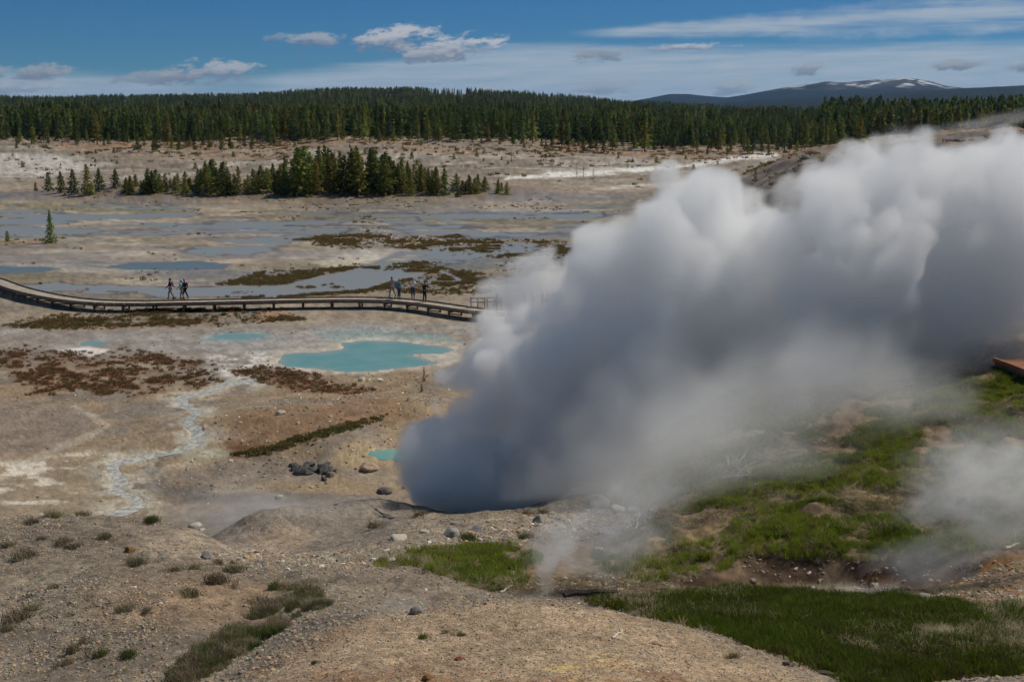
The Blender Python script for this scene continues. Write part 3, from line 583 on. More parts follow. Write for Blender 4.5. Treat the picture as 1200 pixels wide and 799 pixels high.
# gravel
def stone_mesh(name, seed, mat, sub=2, sc=(1, .8, .55), rough=.35, coll=None):
    import bmesh
    bm = bmesh.new(); bmesh.ops.create_icosphere(bm, subdivisions=sub, radius=1); g = np.random.default_rng(seed)
    pl = g.normal(size=(9, 3)); pl /= np.linalg.norm(pl, axis=1)[:, None]; pd = .58+.3*g.random(9)
    for v in bm.verts:
        p = np.array(v.co)
        for n_, d_ in zip(pl, pd):
            e = p@n_-d_
            if e > 0: p = p-n_*e*.92
        p = p*(1+rough*.25*(vnoise3(np.array([p[0]*3+seed]), np.array([p[1]*3.]), np.array([p[2]*3.]), seed)[0]-.5))
        v.co = Vector(p*np.array(sc))
    me = bpy.data.meshes.new(name); bm.to_mesh(me); bm.free(); me.materials.append(mat)
    o = bpy.data.objects.new(name, me)
    if coll: coll.objects.link(o)
    return o
M_st = [matte('grey_stone', alb(98, 92, 86), alb(126, 118, 106), 3, .9, .3), matte('tan_stone', alb(126, 108, 84), alb(146, 126, 100), 3, .9, .3), matte('rust_stone', alb(110, 74, 50), alb(126, 90, 62), 3, .9, .3), matte('pale_stone', alb(160, 152, 138), alb(176, 168, 156), 3, .9, .2)]
SC = proto_collection('pebbles', [stone_mesh('pebble', 30+k, M_st[k], 1) for k in range(4)])
def gravel(name, dens, n, s0, s1, label, pw=3.0, probs=(.66, .31, .02, .01)):
    p, i, j = sample(dens, n); rot = np.stack([RNG.normal(0, .4, n), RNG.normal(0, .4, n), RNG.random(n)*6.28], -1)
    scatter(name, p, rot, s0+(s1-s0)*RNG.random(n)**pw, RNG.choice(4, n, p=probs), SC, label, 'gravel')
leftfg = fg*(1-right)*(D2 < 41)
gravel('gravel', leftfg*(1-mound)*(.25+sstep(.4, .6, fbm(X, Y, 2.5, 4, 99)))*(1-.85*holl), 56000, .010, .055, 'loose grey gravel littering the near slope', 4)
gravel('gravel', mound, 22000, .006, .028, 'fine tan gravel on the rounded mound in front', 3, (.45, .47, .05, .03))
gravel('rubble', np.maximum(.55*poly([(240, 650), (380, 648), (480, 640), (500, 660), (400, 668), (280, 668)], 10, 20, 2, (25, 44)), poly([(440, 650), (640, 600), (760, 580), (770, 620), (640, 635), (520, 650)], 12, 20, 2, (26, 42))), 3000, .015, .12, 'broken pale rubble along the edge of the steaming hollow', 3.8, (.55, .27, .06, .12))
gravel('rubble', poly([(1080, 700), (1150, 670), (1260, 640), (1260, 720), (1120, 715)], 10, 20, 2, (20, 30))+.4*bank, 2200, .015, .08, 'brown stony debris on the bank at the right edge', 3, (.45, .4, .1, .05))
gravel('rubble', right*soil*(D2 < 45)*(1-g_front), 5200, .01, .07, 'small dark stones in the bare brown soil of the slope', 3, (.5, .35, .1, .05))
gravel('rubble', plain*(D2 < 95)*(.1+poly([(280, 480), (420, 440), (520, 440), (520, 520), (400, 560), (250, 590), (180, 560)], 20, 40, 2, PLAIN))*(1-mirror), 4200, .02, .14, 'scattered stones on the ochre flats', 4, (.5, .3, .1, .1))

# low reddish and olive clumps on the flats
M_rc = leafmat('rust_sedge', (.21, .115, .055), (.29, .17, .085)); M_oc = leafmat('olive_sedge', (.17, .13, .045), (.23, .17, .06)); M_gc = leafmat('green_sedge', (.10, .115, .03), (.14, .145, .04))
cobj = []
for k, mt in enumerate((M_rc, M_oc, M_gc)):
    v, f = blades(26, .20, .17, .018, .7, 60+k); cobj.append(mesh_np('sedge_clump', v, f, [mt], coll=None))
CC = proto_collection('sedge_clumps', cobj)
def sedge(dens, n, probs, label, s0=.5, s1=1.5):
    p, i, j = sample(dens, n); rot = np.stack([np.zeros(n), np.zeros(n), RNG.random(n)*6.28], -1)
    scatter('sedge', p, rot, s0+(s1-s0)*RNG.random(n)**2, RNG.choice(3, n, p=probs), CC, label, 'plants')
sedge(rust1*(.12+sstep(.48, .60, n_sm)), 1300, (.8, .17, .03), 'rusty brown sedge clumps spread over the flat left of the pool', .5, 1.3)
sedge(rust2, 500, (.7, .25, .05), 'brown sedge along the near shore of the turquoise pool', .4, 1.1)
sedge(olive*(.10+sstep(.42, .52, fbm(X, Y, 3, 5, 77)))*(1-mirror), 11000, (.34, .48, .18), 'olive and brown marsh growth along the boardwalk', .5, 1.4)
sedge(flats*sstep(.6, .68, n_mid)*(1-mirror)+.5*olive3, 900, (.4, .5, .1), 'sparse low marsh growth on the far flats', .6, 1.8)
sedge(slope*sstep(.45, .58, fbm(X, Y, 14, 5, 150))*(D2 < 520)*(.35+sstep(380, 440, D2)), 1500, (.35, .45, .2), 'low scrub and dead brush speckling the bare far slope', 2.2, 6.0)
sedge(ridge*sstep(.46, .58, fbm(X, Y, 8, 4, 151)), 260, (.6, .35, .05), 'sparse dead brush on the grey ridge at the right', 1.0, 3.0)
gul = poly([(265, 534), (330, 520), (400, 500), (450, 488), (440, 496), (380, 514), (300, 536)], 5, 14, 2, PLAIN)
sedge(gul, 420, (.15, .35, .5), 'green and olive sedge line on the brown bank left of the steam', .4, 1.0)
# ------------------------------------------------------------------ boulders, each a thing
def mpp(p): return math.hypot(p.x, p.y)/F          # metres per photo pixel there
M_dk = matte('dark_rock', alb(58, 57, 57), alb(84, 80, 76), 2, .9, .1, .6); M_bl = matte('weathered_rock', alb(100, 97, 94), alb(134, 128, 119), 2.5, .9, .1, .7)
M_wh = matte('white_sinter', alb(138, 131, 120), alb(160, 152, 140), 3, .9, .1, .5); M_ru = matte('rusty_rock', alb(92, 56, 38), alb(120, 78, 52), 3, .9, .1, .6); M_tn = matte('tan_rock', alb(128, 112, 92), alb(152, 136, 112), 2.5, .9, .1, .6)
ROCKS = [
 (632, 612, 14, M_bl, 1.0, 'squarish grey boulder sitting alone on the gravel ridge below the steam'),
 (528, 629, 22, M_bl, .75, 'broad grey boulder with a shadow left of the green hollow grass'),
 (560, 622, 18, M_bl, .55, 'slanted pale slab rock between two boulders on the gravel ridge'),
 (577, 612, 14, M_tn, .45, 'flat tan rock on the crest of the ridge at the steam base'),
 (466, 632, 22, M_wh, .45, 'flat whitish rock at the left end of the gravel ridge'),
 (497, 624, 12, M_wh, .6, 'small pale rock between the whitish flat rock and the broad boulder'),
 (532, 614, 9, M_bl, .6, 'little grey rock on the ridge above the broad boulder'),
 (700, 593, 27, M_bl, .7, 'largest grey boulder, half veiled by steam at the top of the ridge'),
 (725, 599, 20, M_wh, .6, 'pale boulder right beside the largest veiled boulder'),
 (743, 600, 17, M_bl, .7, 'rounded grey boulder at the right end of the veiled boulder row'),
 (746, 585, 10, M_wh, .6, 'small pale rock up behind the veiled boulder row'),
 (710, 627, 18, M_bl, .6, 'grey rock in thin steam below the veiled boulder row'),
 (683, 620, 12, M_bl, .7, 'dark grey rock left of the small steam vent plume'),
 (668, 606, 9, M_tn, .7, 'small tan rock on the ridge right of the squarish boulder'),
 (647, 603, 9, M_tn, .6, 'small tan rock on the crest directly behind the squarish boulder'),
 (460, 661, 14, M_wh, .8, 'pale lump of rock beside the faded green grass of the hollow'),
 (488, 719, 17, M_bl, .9, 'grey pointed rock at the shaded rim of the gravel mound'),
 (702, 646, 13, M_wh, .6, 'white rock under the small vent steam by the brown bank'),
 (228, 617, 16, M_wh, .45, 'white sinter slab on the gravel edge above the steaming hollow'),
 (236, 622, 9, M_wh, .5, 'smaller white sinter chunk just below the white slab'),
 (242, 653, 13, M_bl, .9, 'triangular grey rock on the lip of the steaming hollow'),
 (152, 646, 13, M_ru, .75, 'reddish brown lump of rock on the left gravel slope'),
 (500, 796, 13, M_ru, .8, 'dark rust coloured stone at the bottom edge of the mound'),
 (538, 773, 9, M_ru, .7, 'small rusty stone on the middle of the gravel mound'),
 (770, 755, 13, M_tn, .45, 'flat tan stone on the right shoulder of the gravel mound'),
 (327, 584, 9, M_wh, .8, 'small pale rock beside the dark wet channel'),
 (329, 485, 10, M_wh, .7, 'pale stone alone on the bare ochre bank below the pool'),
 (424, 446, 10, M_wh, .7, 'left one of two pale stones below the turquoise pool'),
 (443, 447, 11, M_wh, .55, 'right one of two pale stones below the turquoise pool'),
 (1085, 700, 15, M_bl, .55, 'bluish grey rock on the brown stony bank at the right'),
 (1024, 688, 14, M_bl, .65, 'grey rock at the mouth of the right dark hollow'),
 (882, 681, 8, M_bl, .7, 'small grey stone at the left end of the dark undercut bank'),
 (1045, 603, 0, M_bl, .6, ''),
 (430, 550, 24, M_tn, .5, 'broad tan rock on the rim of the small turquoise pool'),
 (450, 578, 20, M_dk, .5, 'dark flat rock at the steam edge above the grey mud'),
 (133, 334.5, 7, M_dk, .6, ''),
]
for k, (px, py, s, mt, fl, lb) in enumerate(ROCKS):
    if not s or not lb: continue
    p = at(px, py); r = s*mpp(p)*.58; o = stone_mesh('rock', 100+k, mt, 3, (1, .8+.2*RNG.random(), fl), .6, COL)
    o.location = p+Vector((0, r*.3, r*fl*.12)); o.scale = (r, r, r); o.rotation_euler = (0, 0, RNG.random()*6.28); tag(o, lb, 'rock')
p = at(48, 333); o = stone_mesh('rock', 160, M_dk, 2, (1, .6, .5), .5, COL); o.location = p+Vector((0, 0, .1)); o.scale = (.24,)*3; tag(o, 'small dark rock on the wet flat behind the boardwalk bend', 'rock')
# black rock outcrop on the sinter cone
def outcrop(name, px, py, wpx, hpx, label, mat, n, seed):
    p = at(px, py); k = mpp(p); g = np.random.default_rng(seed); e = empty(name, p); tag(e, label, 'rock outcrop')
    for q in range(n):
        t = (q+.5)/n*2-1; o = stone_mesh('rock', seed*10+q, mat, 2, (1, .7+.5*g.random(), .45+.45*g.random()), 1.6, COL); r = k*hpx*(.35+.55*g.random())*(1-.35*abs(t)); o.scale = (r*1.3, r, r)
        for p_ in o.data.polygons: p_.use_smooth = False
        o.location = (t*wpx*k/2, g.normal(0, .35), r*.08); o.rotation_euler = (g.normal(0, .35), g.normal(0, .35), g.random()*6); o.parent = e
outcrop('rock_outcrop', 363, 551, 46, 13, 'jagged dark rock outcrop on the pale sinter cone left of the steam', M_dk, 17, 21)
outcrop('rock_outcrop', 385, 557, 16, 8, 'small dark broken outcrop at the right foot of the sinter cone', M_dk, 7, 22)
outcrop('rock_outcrop', 1125, 166, 40, 7, 'dark craggy outcrop on the bare ridge at upper right', M_dk, 6, 23)
outcrop('rock_outcrop', 945, 186, 16, 5, 'low dark outcrop on the grey slope left of the ridge conifer', M_dk, 4, 24)
outcrop('rock_outcrop', 908, 190, 12, 4, 'tiny dark outcrop low on the grey slope', M_dk, 3, 25)

# ------------------------------------------------------------------ grass tufts, each a thing
M_td = leafmat('straw_tuft', (.34, .28, .18), (.46, .39, .26)); M_tb = leafmat('brown_tuft', (.17, .135, .08), (.25, .20, .12)); M_tg = leafmat('green_tuft', (.085, .125, .03), (.12, .16, .04))
def tuft_mesh(kind, seed):
    mats = {'dry': (M_td, M_tb), 'brown': (M_tb, M_td), 'green': (M_tg, M_tb), 'straw': (M_td, M_td)}[kind]; V = []; Fs = []; mi = []; g = np.random.default_rng(seed); n0 = 0
    for c in range(9):
        v, f = blades(34, .22, .34*(.6+.5*g.random()), .010, .75 if kind != 'straw' else 1.3, seed*20+c, 0 if kind != 'straw' else .3)
        off = g.normal(0, .2, 2)*(1, .7); v = v+np.array([off[0], off[1], 0]); V.append(v); Fs.append(f+n0); n0 += len(v); mi += [0 if g.random() < .65 else 1]*len(f)
    o = mesh_np('tuft', np.concatenate(V), np.concatenate(Fs), list(mats), midx=mi, coll=None); return o.data
TM = {k: [tuft_mesh(k, 10+i+7*j) for i in range(3)] for j, k in enumerate(('dry', 'brown', 'green', 'straw'))}
TUFTS = [
 (177, 611, 17, 'green', 'olive tuft near the gravel edge beside the end of the milky stream'), (65, 607, 24, 'dry', 'wide dry tuft on the crest of the left slope'), (38, 613, 16, 'brown', 'brown tuft left of the wide dry crest tuft'), (100, 604, 16, 'dry', 'dry tuft on the crest right of the wide crest tuft'),
 (50, 632, 14, 'dry', 'small dry tuft near a pale stone on the upper left slope'), (75, 636, 18, 'brown', 'dull brown tuft in the middle of the upper left slope'), (90, 641, 18, 'dry', 'grey straw tuft below the dull brown tuft'), (123, 631, 18, 'brown', 'brown tuft at the end of the small gravel ledge'),
 (30, 652, 24, 'brown', 'spreading brown tuft at the left edge of the slope'), (12, 640, 14, 'dry', 'little dry tuft at the far left of the slope'), (163, 661, 22, 'dry', 'isolated grey green tuft in the middle of the left slope'), (63, 689, 13, 'brown', 'small brown tuft casting a shadow on the open gravel'),
 (205, 668, 15, 'brown', 'brown tuft beside a reddish stain on the upper gravel'), (227, 667, 16, 'brown', 'round brown tuft above the long shadowed tufts'), (256, 660, 12, 'brown', 'small brown tuft near the lip of the hollow'), (280, 669, 24, 'dry', 'bushy straw tuft close to the rubble of the hollow'),
 (253, 683, 30, 'brown', 'long low brown tuft on the gravel above the gully'), (223, 697, 22, 'brown', 'brown tuft with a long shadow to the lower left'), (153, 713, 22, 'dry', 'straw tuft with a long dark shadow in the left middle'), (172, 716, 12, 'brown', 'short brown tuft beside the straw tuft with long shadow'),
 (22, 726, 30, 'brown', 'large olive brown tuft at the left edge of the picture'), (43, 712, 20, 'dry', 'straw tuft leaning behind the large olive brown tuft'), (7, 740, 18, 'brown', 'brown tuft cut by the left edge of the picture'), (118, 767, 20, 'green', 'left one of two dark green tufts low on the slope'),
 (150, 769, 20, 'green', 'right one of two dark green tufts low on the slope'), (85, 764, 20, 'brown', 'flat brown tuft left of the two dark green tufts'), (103, 752, 16, 'dry', 'straw tuft above the left dark green tuft'), (78, 778, 20, 'brown', 'brown tuft near the bottom with a stretched shadow'),
 (322, 688, 20, 'green', 'olive tuft at the top of the gully beside bare gravel'), (308, 709, 30, 'brown', 'large dark brown tuft overhanging the gully'), (345, 690, 24, 'brown', 'brown tuft on the gully rim near the rubble'),
 (495, 747, 15, 'green', 'bristly green tuft on the left part of the mound'), (540, 744, 12, 'green', 'bright low green sprig on the middle of the mound'), (525, 740, 11, 'dry', 'dead grey sprig between the two green mound tufts'), (368, 777, 10, 'green', 'tiny green sprig near the orange edge of the mound'),
 (1057, 742, 26, 'straw', 'pale straw tussock in the dark meadow, left of two'), (1110, 748, 34, 'straw', 'bigger pale straw tussock in the dark meadow, right of two'), (1196, 742, 24, 'straw', 'straw tussock at the right edge of the meadow'), (888, 717, 24, 'straw', 'flattened straw patch at the near left of the meadow'),
 (955, 701, 30, 'brown', 'dark brown dead tussock at the upper edge of the meadow'), (990, 702, 26, 'straw', 'straw tussock at the upper edge of the meadow'), (760, 719, 26, 'straw', 'bleached mat of grass beside the gravel mound'), (548, 632, 20, 'green', 'dull green tuft below the slanted slab rock'), (615, 631, 20, 'green', 'dark green tuft below the squarish boulder'),
 (443, 617, 20, 'dry', 'straw tuft on the crest above the grey mud'), (497, 603, 16, 'dry', 'straw tuft at the foot of the dark steam wall'), (640, 601, 16, 'dry', 'straw tuft on the ridge crest near the steam base'), (620, 602, 12, 'dry', 'small straw tuft on the crest left of another straw tuft'),
 (858, 770, 15, 'brown', 'small brown weed at the edge of mound and meadow'),
]
for k, (px, py, w, kd, lb) in enumerate(TUFTS):
    p = at(px, py); s = w*mpp(p)/.72; o = bpy.data.objects.new('grass_tuft', TM[kd][k % 3]); COL.objects.link(o)
    o.location = p; o.scale = (s, s, s*(.75+.3*RNG.random())); o.rotation_euler = (0, 0, RNG.random()*.8-.4); tag(o, lb, 'grass tuft')
# gully undergrowth: uncountable mix
gobj2 = []
for kd in ('dry', 'brown', 'green'):
    gobj2.append(bpy.data.objects.new('gully_plant', TM[kd][0]))
gpl = poly([(185, 800), (230, 768), (270, 742), (300, 722), (340, 702), (385, 690), (395, 697), (350, 722), (320, 748), (280, 770), (250, 790), (235, 805)], 8, 20, 1.5, (14, 30))
p, i, j = sample(gpl*sstep(.46, .60, fbm(X, Y, .8, 4, 130)), 150); n = len(p)
scatter('undergrowth', p, np.stack([np.zeros(n), np.zeros(n), RNG.random(n)*6.28], -1), .22+.34*RNG.random(n), RNG.choice(3, n, p=(.36, .28, .36)), proto_collection('gully_plants', gobj2), 'mixed green and brown undergrowth filling the gully beside the mound', 'plants')

# ------------------------------------------------------------------ dead wood
M_dw = matte('bleached_wood', alb(150, 144, 134), alb(172, 166, 154), 8, .85); M_bw = matte('dark_wood', alb(62, 54, 48), alb(84, 74, 66), 8, .9)
def stick(px1, py1, px2, py2, wpx, mat, label, twigs=0, seed=0, name='branch', cat='branch', lift=.3):
    a, b = at(px1, py1), at(px2, py2); k = mpp(a); g = np.random.default_rng(seed); mb = MB(); pts = []
    for t in np.linspace(0, 1, 6):
        q = a.lerp(b, t); q.z = max(hgt(q.x, q.y), q.z)+wpx*k*lift+g.normal(0, .01); q += Vector((g.normal(0, .015), g.normal(0, .02), 0)); pts.append(q)
    base = pts[0].copy(); mb.tube([q-base for q in pts], [wpx*k*(.55-.3*t) for t in np.linspace(0, 1, 6)], 6)
    for _ in range(twigs):
        q = pts[int(g.integers(1, 5))]-base; dr = Vector((g.normal(0, .5), g.normal(0, .3), .25+.5*g.random()))*(.35+.5*g.random()); mb.tube([q, q+dr*.5+Vector((0, 0, .03)), q+dr], [wpx*k*.3, wpx*k*.2, wpx*k*.08], 5)
    o = mb.build(name, mat); o.location = base; return tag(o, label, cat)
stick(716, 748, 730, 739, 3, M_dw, 'curved white stick lying on the gravel mound', 1, 1)
stick(586, 694, 600, 686, 3, M_dw, 'bleached stick beside the small steam vent', 0, 2)
stick(1180, 644, 1196, 636, 4, M_dw, 'pale bent stick on the slope at the right edge', 1, 3)
stick(1170, 725, 1186, 708, 3.5, M_dw, 'slanting bleached stick below the brown bank at right', 1, 4)
stick(958, 788, 1012, 799, 6, M_bw, 'dark log at the bottom beside the gravel mound', 0, 5, 'log', 'log')
stick(916, 778, 930, 781, 5, M_bw, 'short piece of dark wood near the mound and meadow border', 0, 6, 'log', 'log')
stick(745, 620, 748, 608, 2, M_dw, 'thin upright pale twig on the slope right of the boulders', 0, 7)
stick(662, 700, 722, 697, 9, M_bw, 'weathered curved log at the dark edge of the small vent', 0, 8, 'log', 'log', .5)
for k, (x1, y1, x2, y2) in enumerate(((835, 556, 884, 548), (846, 560, 890, 556), (850, 552, 872, 545))):
    stick(x1, y1, x2, y2, 2.6, M_dw, ('longest bleached dead branch of the tangle on the hillside in thin steam', 'lower bleached branch of the tangle on the hillside in thin steam', 'upper short bleached branch of the tangle on the hillside in thin steam')[k], 7, 20+k)

# ------------------------------------------------------------------ conifers
def crown(seed, h, r, nb, nq, base=.08, size=1.0, pw=.85, gap=.15):
    g = np.random.default_rng(seed); V = []; ph = g.random()*6
    for k in range(nb):
        t = base+(1-base)*(k+g.random())/nb; az_ = ph+k*2.399+g.normal(0, .3); prof = (1-t)**pw*(.75+.25*math.sin(k*.7+ph)); R = r*max(.05, prof)*(.65+.6*g.random())
        if g.random() < gap: R *= .45
        for q in range(nq):
            s = .25+.8*(q+g.random())/nq; cx, cy = math.cos(az_)*R*s, math.sin(az_)*R*s; cz = h*t-R*.22*s+R*.28*s*s*(t)+g.normal(0, .012)*h
            L = (.16*h/8+.34*R/nq*1.6)*size*(.7+.6*g.random()); W = L*.55; a2 = az_+g.normal(0, .6); tl = g.normal(-.15, .45)
            u = np.array([math.cos(a2)*math.cos(tl), math.sin(a2)*math.cos(tl), math.sin(tl)]); w = np.cross(u, g.normal(size=3)); w /= np.linalg.norm(w)+1e-9; c = np.array([cx, cy, cz])
            V += [c-u*L*.9-w*W*.25, c-u*L*.1-w*W, c+u*L, c+u*L*.1+w*W]
    for q in range(5):                                   # leader
        z = h*(.9+.02*q); a = g.random()*6; V += [(math.cos(a)*.05*h/8, math.sin(a)*.05*h/8, z), (-.05*h/8, .02, z+.02*h), (0, 0, z+.10*h/1.6*.5), (.05*h/8, -.03, z+.03*h)]
    V = np.array(V, float); return V, np.arange(len(V)).reshape(-1, 4)
M_c = [leafmat('conifer_needles', (.16, .19, .036), (.225, .245, .052), .45), leafmat('olive_needles', (.20, .19, .042), (.26, .235, .058), .35), leafmat('dark_needles', (.095, .13, .030), (.14, .17, .042), .4)]
M_red = leafmat('dead_needles', (.11, .05, .028), (.16, .075, .04)); M_tr = matte('conifer_bark', alb(84, 72, 62), alb(110, 96, 84), 6, .9); M_gt = matte('grey_dead_wood', alb(92, 88, 82), alb(124, 118, 110), 6, .9)
def trunk_mesh(h, r0, name='trunk', mat=None):
    mb = MB(); mb.tube([(0, 0, -.3), (0.02*h/8, 0, h*.5), (0, 0, h*.96)], [r0, r0*.6, r0*.12], 6); o = mb.build(name, mat or M_tr, coll=None); return o.data
CROWN = {}
def crown_mesh(key, mat, **kw):
    v, f = crown(**kw); o = mesh_np('crown', v, f, [mat], coll=None); CROWN[key] = (o.data, kw['h']); return o.data
for k in range(6): crown_mesh(('isl', k), M_c[(0, 1, 0, 1, 0, 2)[k]], seed=200+k, h=8, r=2.15+.35*(k % 3), nb=130, nq=5, base=.03+.03*(k % 2), size=1.1, pw=.58)
for k in range(5): crown_mesh(('mid', k), M_c[(0, 0, 2, 1, 2)[k]], seed=230+k, h=8, r=1.55+.2*(k % 3), nb=90, nq=4, base=.12, size=1.25, pw=.7)
crown_mesh('lone', M_c[0], seed=260, h=8, r=2.1, nb=230, nq=7, base=.02, size=.8, pw=.8)
crown_mesh('dense', M_c[1], seed=262, h=8, r=2.3, nb=130, nq=6, base=.05, size=.9, pw=.6, gap=.3)
crown_mesh('red', M_red, seed=261, h=8, r=1.8, nb=70, nq=4, base=.08, size=.9, pw=.6)
crown_mesh('bush', M_c[1], seed=263, h=8, r=4.2, nb=120, nq=5, base=.02, size=1.2, pw=.45)
TRK = trunk_mesh(8, .13); TRKM = trunk_mesh(8, .12)
def conifer(p, h, key, label, group=None, name='conifer_tree', cat='tree', wid=1.0, trk=None):
    e = empty(name, p, RNG.random()*6.28, (h/8*wid, h/8*wid, h/8)); tag(e, label, cat, group)
    for nm, md in (('trunk', trk or TRK), ('crown', CROWN[key][0])):
        o = bpy.data.objects.new(nm, md); COL.objects.link(o); o.parent = e
    return e
def snag(p, h, label, nb=14, seed=1, name='dead_tree', group=None, mat=None, r=.05):
    mb = MB(); g = np.random.default_rng(seed); mb.tube([(0, 0, -.2), (g.normal(0, .05), 0, h*.5), (g.normal(0, .1), 0, h)], [r, r*.7, r*.2], 6)
    e = empty(name, p); tag(e, label, 'dead tree', group); mb.build('trunk', mat or M_gt, e); m2 = MB()
    for k in range(nb):
        t = .12+.85*(k+g.random())/nb; a = k*2.4+g.random(); L = h*.28*(1.1-t)*(.5+g.random()); b = Vector((0, 0, h*t)); d = Vector((math.cos(a), math.sin(a), .25+.4*g.random()))*L
        m2.tube([b, b+d*.5, b+d+Vector((0, 0, .08*L))], [r*.45, r*.3, r*.12], 5)
        for s in (-1, 1): m2.tube([b+d*.5, b+d*.75+Vector((-d.y, d.x, .1))*.3*s], [r*.25, r*.1], 5)
    m2.build('branches', mat or M_gt, e); return e
def ht(p, py_top): return max(.5, (p.y*CP-(p.z-CAMZ)*SP)*(at_py(p)-py_top)/F*1.03)
def at_py(p): return float(project(np.float64(p.x), np.float64(p.y), np.float64(p.z))[1])
p = at(60, 285); conifer(p, ht(p, 248), 'lone', 'lone full conifer standing by itself on the open flat at the left', wid=1.0)
p = at(9, 283); conifer(p, ht(p, 271), 'bush', 'tiny sapling on the flat left of the lone conifer', name='sapling', wid=.7)
p = at(1007, 176); conifer(p, ht(p, 137), 'dense', 'conifer on the bare ridge rising just above the steam', wid=1.15)
p = at(885, 214); conifer(p, ht(p, 199), 'red', 'rust brown dead conifer on the bare slope left of the steam top', name='dead_conifer', wid=1.6)
p = at(458, 229); conifer(p, ht(p, 214), 'red', 'small rust brown dead conifer at the front foot of the tree island', name='dead_conifer')
for k, (px, py, pt, lb) in enumerate(((676, 208, 190, 'left bare grey dead tree on the pale flat right of the tree island'), (684, 208, 193, 'middle bushy grey dead tree on the pale flat right of the tree island'), (695, 207, 197, 'smallest grey dead tree, right of the two on the pale flat'), (156, 203, 193, 'thin bare dead tree standing behind the left part of the tree island'), (849, 126, 0, ''))):
    if not lb: continue
    p = at(px, py); snag(p, ht(p, pt), lb, 18, 40+k, r=.07)
p = at(497, 447); conifer(p, ht(p, 430), 'dense', 'small yellow green sapling at the left edge of the steam below the pool', name='sapling', wid=.6)
p = at(494, 459); conifer(p, ht(p, 449), 'bush', 'low olive bush below the sapling at the left edge of the steam', name='bush', cat='bush', wid=.5)
# tree island
for px, py, pt, lb in ((42, 224, 214, 'little conifer at the far left tip of the tree island'), (57, 224, 203, 'leftmost tall conifer of the tree island'), (72, 226, 202, 'second conifer from the left on the tree island'), (86, 228, 200, 'dark pointed conifer third from the left on the tree island'), (103, 229, 194, 'tall slim conifer in the loose left group of the island'), (108, 228, 214, 'short bushy conifer at the foot of the tall slim one'), (117, 224, 198, 'dense conifer at the right of the loose left group'), (136, 220, 199, 'conifer standing apart between the left group and the island wood'), (594, 228, 214, 'dark low conifer at the right tip of the tree island'), (584, 227, 210, 'conifer next to the right tip of the tree island'), (536, 231, 218, 'small bright conifer in front at the right of the island')):
    p = at(px, py); conifer(p, ht(p, pt), ('isl', int(RNG.integers(0, 6))), lb, wid=1.1 if pt < 212 else 1.4)
env_x = [145, 180, 200, 250, 290, 325, 345, 370, 400, 425, 450, 480, 510, 540, 570, 592]; env_y = [208, 197, 206, 186, 194, 192, 176, 171, 174, 171, 180, 190, 196, 200, 207, 213]
gi = np.random.default_rng(5); cnt = 0; used = []
while cnt < 150:
    px = 148+440*gi.random()
    dens = .75 if px < 235 else 1.0
    if gi.random() > dens: continue
    back = gi.random(); pyb = 229-back*(17 if px > 300 else 11)+(2 if px > 560 else 0)*-1
    if px > 540: pyb = 228-back*6
    top = float(np.interp(px, env_x, env_y))+gi.random()**1.3*18*(1 if px > 240 else .7)
    if pyb-top < 7: continue
    if any(abs(px-a) < 3.2 and abs(pyb-b) < 2 for a, b in used): continue
    used.append((px, pyb)); p = at(px, pyb)
    if p.y > 330: continue
    h = min(ht(p, top), 10.5); conifer(p, h, ('isl', int(gi.integers(0, 6))), 'olive green conifer among the crowded trees of the low island in the flats', 'conifers crowded on the tree island', wid=.95+.3*gi.random() if h > 3.5 else 1.5); cnt += 1
# treeline along the far forest edge
def tl_at(px): return float(np.interp(px, colx, [TL[c] for c in colx]))
for k in range(120):
    px = -20+1010*(k+gi.random())/120; off = gi.random()**1.5*5 if not 140 < px < 330 else gi.random()*13
    if 600 < px < 900: off *= 1.4
    pyb = tl_at(px)+off; p = at(px, pyb, 250)
    h = (5+8*gi.random())*(1 if off < 4 else .6); conifer(p, h, ('mid', int(gi.integers(0, 5))), 'green conifer at the front edge of the far forest above the bare slope', 'conifers along the front edge of the far forest', wid=1.15+.3*gi.random(), trk=TRKM)
# low scattered bushes on the bare slopes
for k in range(74):
    px = gi.choice([gi.uniform(0, 330), gi.uniform(330, 560), gi.uniform(560, 860)]); py = tl_at(px)+6+gi.random()**1.4*26
    p = at(px, py, 250); h = .8+1.3*gi.random(); conifer(p, h, 'bush' if k % 4 else 'red', 'low scrubby bush dotted on the bare far slope', 'low bushes on the bare far slope', name='bush', cat='bush', wid=1.0)
# forest mass
fo = []
for k in range(5):
    v, f = crown(300+k, 8, 1.65+.2*(k % 3), 56, 3, .15, 1.6, .6); mts = [M_c[(0, 2, 0, 2, 1)[k]]]; fo.append(mesh_np('forest_tree', v, f, mts, coll=None))
mbs = MB(); mbs.tube([(0, 0, 0), (.1, 0, 4), (0, .05, 8)], [.12, .09, .03], 6)
for k in range(14): a = k*2.4; mbs.tube([(0, 0, 1.5+k*.42), (math.cos(a)*.6, math.sin(a)*.6, 1.7+k*.42)], [.04, .015], 5)
fo.append(mbs.build('forest_tree', M_gt, coll=None))
FC = proto_collection('forest_trees', fo)
fp = []; 
def fz(x, y):
    j = np.clip(np.searchsorted(aw, x/y), 0, len(aw)-1); i = np.clip(np.searchsorted(rows, y)-1, 0, NR-2); t = (y-rows[i])/(rows[i+1]-rows[i]); return Z[i, j]*(1-t)+Z[i+1, j]*t
gf = np.random.default_rng(9)
for y0, y1, n in ((505, 640, 5200), (640, 900, 7000), (900, 1400, 9000), (1400, 2150, 15000)):
    yy = np.sqrt(gf.uniform(y0*y0, y1*y1, n)); aa = gf.uniform(-.52, .52, n); fp.append(np.stack([aa*yy, yy], -1))
